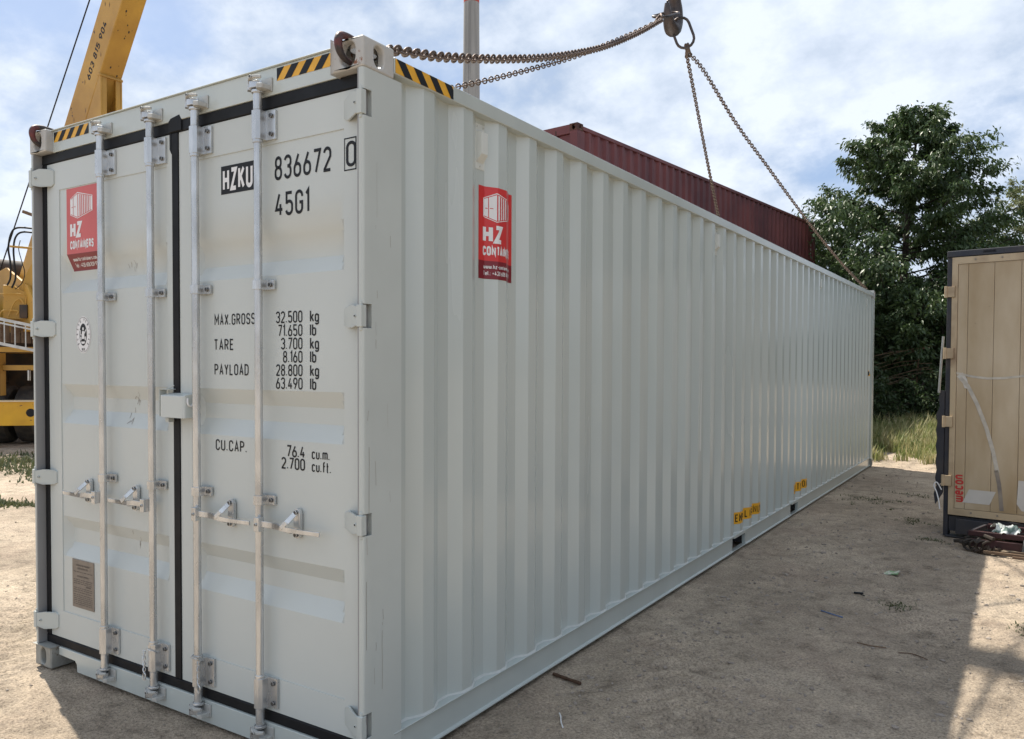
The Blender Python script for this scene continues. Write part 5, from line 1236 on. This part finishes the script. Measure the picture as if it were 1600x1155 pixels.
# bare dead branches in the gap
mb = MB(); c0 = Vector(yard(.50, 20.6))
for k in range(16):
    a = R(random.uniform(150, 215)); p = c0+V3(random.uniform(-.2, .5), 0, 1.0+random.uniform(-.2, 1.2)); l = random.uniform(.8, 1.8)
    q = [p+V3(.84, .54, 0)*(math.cos(a)*l*t)+V3(0, 0, math.sin(a)*l*.25*t-.25*t*t) for t in (0, .35, .7, 1)]; mb.tube(q, [.012, .009, .006, .003], 4)
mb.tube([c0, c0+V3(.1, 0, 1), c0+V3(.2, 0, 2.3)], [.04, .03, .015], 6)
ob = mb.build('dead_branches', RUST, None, origin=tuple(c0)); tag(ob, 'bare brown dead branches hanging in front of the dark bushes', 'dead branches')

def tufts(name, spots, per, hgt, m, label, spreadr, wdt=.008, lean=.5, cat=None):
    n = len(spots)*per; S = np.repeat(np.array(spots, float), per, 0)
    off = rng.normal(size=(n, 2))*spreadr*S[:, 2:3]; bx_ = S[:, 0]+off[:, 0]; by_ = S[:, 1]+off[:, 1]; bz = ground_h(bx_, by_)-.01
    h = hgt*S[:, 2]*rng.uniform(.4, 1.3, n); az = rng.uniform(0, 6.28, n); ln = h*lean*rng.uniform(.2, 1.3, n)
    b = np.stack([bx_, by_, bz], 1); s_ = np.stack([np.cos(az+1.57), np.sin(az+1.57), 0*az], 1)*wdt*rng.uniform(.6, 1.6, n)[:, None]
    mid = b+np.stack([np.cos(az)*ln*.35, np.sin(az)*ln*.35, h*.6], 1); tip = b+np.stack([np.cos(az)*ln, np.sin(az)*ln, h], 1)
    co = np.stack([b-s_, b+s_, mid+s_*.8, mid-s_*.8, tip], 1).reshape(-1, 3)
    me = bpy.data.meshes.new(name); me.vertices.add(5*n); me.vertices.foreach_set('co', co.ravel()); k = np.arange(n)[:, None]*5
    q = np.concatenate([k, k+1, k+2, k, k+2, k+3, k+3, k+2, k+4], 1).ravel(); me.loops.add(9*n); me.loops.foreach_set('vertex_index', q)
    me.polygons.add(3*n); me.polygons.foreach_set('loop_start', np.arange(0, 9*n, 3)); me.polygons.foreach_set('loop_total', np.full(3*n, 3)); me.update(calc_edges=True); me.materials.append(m)
    o = bpy.data.objects.new(name, me); COL.objects.link(o); tag(o, label, cat, None, 'stuff'); return o
sp = []
for k in range(620):
    px, dp = rng.uniform(.40, .62), 13.6+(rng.random()**.8)*6.5
    if rng.random() < np.interp(dp, [13.6, 16, 20], [.85, .5, .1]): continue
    p = yard(px, dp); sp.append((p[0], p[1], rng.uniform(.5, 1.2)*(.45+.1*(dp-13))))
tufts('wild_grass', sp, 44, .44, GRASS, 'sunlit wild grass between the container and the box body', .16, .009, .55)
sp = []
for k in range(110):
    p = yard(rng.uniform(-.68, -.56), 13.2+rng.normal()*.75); sp.append((p[0], p[1], rng.uniform(.4, 1.3)))
for k in range(60):
    p = yard(rng.uniform(-.68, -.56), 18+rng.random()*6); sp.append((p[0], p[1], rng.uniform(.6, 1.6)))
for k in range(26):
    p = yard(rng.uniform(-.66, -.60), 9.35+rng.normal()*.10); sp.append((p[0], p[1], rng.uniform(.3, .8)))
tufts('roadside_weeds', sp, 22, .085, WEED, 'green weeds in the sand before the crane wheels', .14, .010, .8)
for lab, (x, y), r0, k in (('small weed patch on the ground beside the container, furthest away', (.55, 8.5), .20, 34), ('thin weed tuft on the shaded ground near the tyre prints', (1.42, 3.84), .05, 9), ('weed patch at the foot of the beige box body', (1.40, 6.35), .08, 10),
                          ('small weed tuft halfway between container and box body', (1.15, 7.3), .12, 14), ('green weed on the sunlit ground at the right edge', (2.12, 3.72), .06, 8), ('dry weed bit near the far end of the container', (.95, 9.3), .10, 8)):
    sp = [(x+rng.normal()*r0, y+rng.normal()*r0*.7, rng.uniform(.4, 1)) for _ in range(k)]
    tufts('weed_patch', sp, 18, .034, WEED, lab, .045, .004, 1.3)

# ================================================================== ground litter
def rock(r, rg):
    bm = bmesh.new(); bmesh.ops.create_icosphere(bm, subdivisions=1, radius=r)
    for v in bm.verts: v.co *= rg.uniform(.7, 1.25)
    sx, sy, sz = rg.uniform(.8, 1.4), rg.uniform(.6, 1), rg.uniform(.45, .75)
    vs = [(v.co.x*sx, v.co.y*sy, v.co.z*sz) for v in bm.verts]; fs = [tuple(v.index for v in f_.verts) for f_ in bm.faces]; bm.free(); return vs, fs
rg = np.random.default_rng(5); vs_all = []; fs_all = []; base_r = [rock(1, rg) for _ in range(8)]; nb = 0
def scatter(n, fx, fr):
    global nb
    for k in range(n):
        x, y = fx(); r = fr(); z = gh(x, y); vs, fs = base_r[k % 8]; a = rg.uniform(0, 6.28); ca, sa = math.cos(a)*r, math.sin(a)*r
        vs_all.extend([(x+p[0]*ca-p[1]*sa, y+p[0]*sa+p[1]*ca, z+p[2]*r+r*.15) for p in vs]); fs_all.extend([tuple(nb+i for i in q) for q in fs]); nb += len(vs)
scatter(3200, lambda: (rg.uniform(.05, 3.2), rg.uniform(-.6, 7.5)), lambda: .0025+.0085*rg.random()**4)
scatter(500, lambda: (abs(rg.normal())*.5+.15, rg.uniform(1.0, 6.0)), lambda: .004+.012*rg.random()**3)
scatter(260, lambda: (rg.uniform(.3, 2.6), rg.uniform(.5, 7)), lambda: .009+.013*rg.random()**2)
scatter(700, lambda: (rg.uniform(-.2, 3), rg.uniform(6, 14)), lambda: .006+.014*rg.random()**3)
scatter(900, lambda: (rg.uniform(-8, -1.4), rg.uniform(-1.2, 3)), lambda: .003+.009*rg.random()**3)
me = bpy.data.meshes.new('pebbles'); me.from_pydata(vs_all, [], fs_all); me.materials.append(STONE); ob = bpy.data.objects.new('pebbles', me); COL.objects.link(ob); tag(ob, 'loose pebbles and grit scattered over the sandy yard', None, None, 'stuff')
def stick(nm, pts, r, m, lab, cat):
    P = catm([(x, y, gh(x, y)+dz) for x, y, dz in pts], 5); mb = MB(); mb.tube(P, [r*random.uniform(.8, 1.1) for _ in P], 7)
    o = mb.build(nm, m, None, origin=tuple(P[0]), smooth=50); return tag(o, lab, cat)
stick('broken_stick', [(.020, 1.435, .012), (.10, 1.425, .011), (.205, 1.395, .010)], .0095, WOOD, 'short dark brown stick lying on the sand near the container rail', 'stick')
stick('bent_wire', [(.285, 1.03, .006), (.32, .98, .012), (.35, .93, .008), (.385, .885, .006)], .0035, WHITE, 'thin bent white plastic piece on the sand at the lower edge of the picture', 'plastic piece')
stick('blue_strap', [(.98, 3.42, .006), (1.06, 3.36, .010), (1.13, 3.35, .006)], .005, PLAST, 'thin blue strap lying flat on the shaded sand', 'strap')
stick('thin_twig', [(1.30, 2.85, .005), (1.38, 2.83, .010), (1.46, 2.84, .006)], .004, RUST, 'thin twig on the ground at the shadow edge', 'twig')
stick('dark_twig', [(1.53, 2.80, .004), (1.60, 2.82, .006), (1.68, 2.80, .004)], .003, WOOD, 'dark twig lying on the sunlit strip', 'twig')
mb = MB()
c = Vector((1.13, 3.95, gh(1.13, 3.95)))
mb.obox(c+V3(-.035, .0, .010), c+V3(.03, .012, .012), .018, .012); mb.obox(c+V3(.012, -.012, .008), c+V3(.045, -.03, .006), .008, .008)
tag(mb.build('black_scrap', BLACK, None, origin=tuple(c), bevel=.003, seg=1), 'small black scrap on the sand between container and box body', 'scrap')
c = Vector((1.235, 4.80, gh(1.235, 4.80))); mb = MB(); vs = [c+V3(-.055+.11*i/3, (-.05+.1*j/3), .010+.010*((i*j) % 2)+.006*i) for j in range(4) for i in range(4)]
mb.add(vs, [(j*4+i, j*4+i+1, (j+1)*4+i+1, (j+1)*4+i) for j in range(3) for i in range(3)]); vs2 = [v-V3(0, 0, .006) for v in vs]; mb.add(vs2, [(j*4+i, (j+1)*4+i, (j+1)*4+i+1, j*4+i+1) for j in range(3) for i in range(3)])
tag(mb.build('litter_packet', PACK, None, origin=tuple(c)), 'flat yellow and green packet lying on the shaded sand', 'packet')
# distant woods that close the horizon
Cw, Dw = [], []
for az0, az1, dist, hh_, dens in ((38, 100, 150, 9, 1), (-75, 28, 70, 7.5, 1), (100, 285, 130, 10, .5)):
    n = int(9000*dens*(az1-az0)/60)
    az = R(1)*rng.uniform(az0, az1, n); d = dist*rng.uniform(1, 1.12, n); top = hh_*(.62+.22*np.sin(az*37)+.16*np.sin(az*91+1)); z = top*rng.random(n)**.7
    Cw.append(np.stack([-np.sin(az)*d, np.cos(az)*d, z], 1)); Dw.append(rng.normal(size=(n, 3)))
Cw = np.concatenate(Cw); Dw = np.concatenate(Dw)
dW = np.hypot(Cw[:, 0], Cw[:, 1]); keep = ~((Cw[:, 0] > -1) & (dW < 45))
me = leaf_mesh('far_woods', Cw[keep], Dw[keep], (dW[keep]*.012+.4), LEAF3, aspect=.8, droop=.2); ob = bpy.data.objects.new('far_woods', me); COL.objects.link(ob); tag(ob, 'far belt of dark green woods along the horizon', None, None, 'stuff')
for o in bpy.data.objects:
    if '_w' in o: del o['_w']
    if o.name.split('.')[0] in ('scuff_marks', 'post_scratches', 'grease_spot'): o['kind'] = 'stuff'
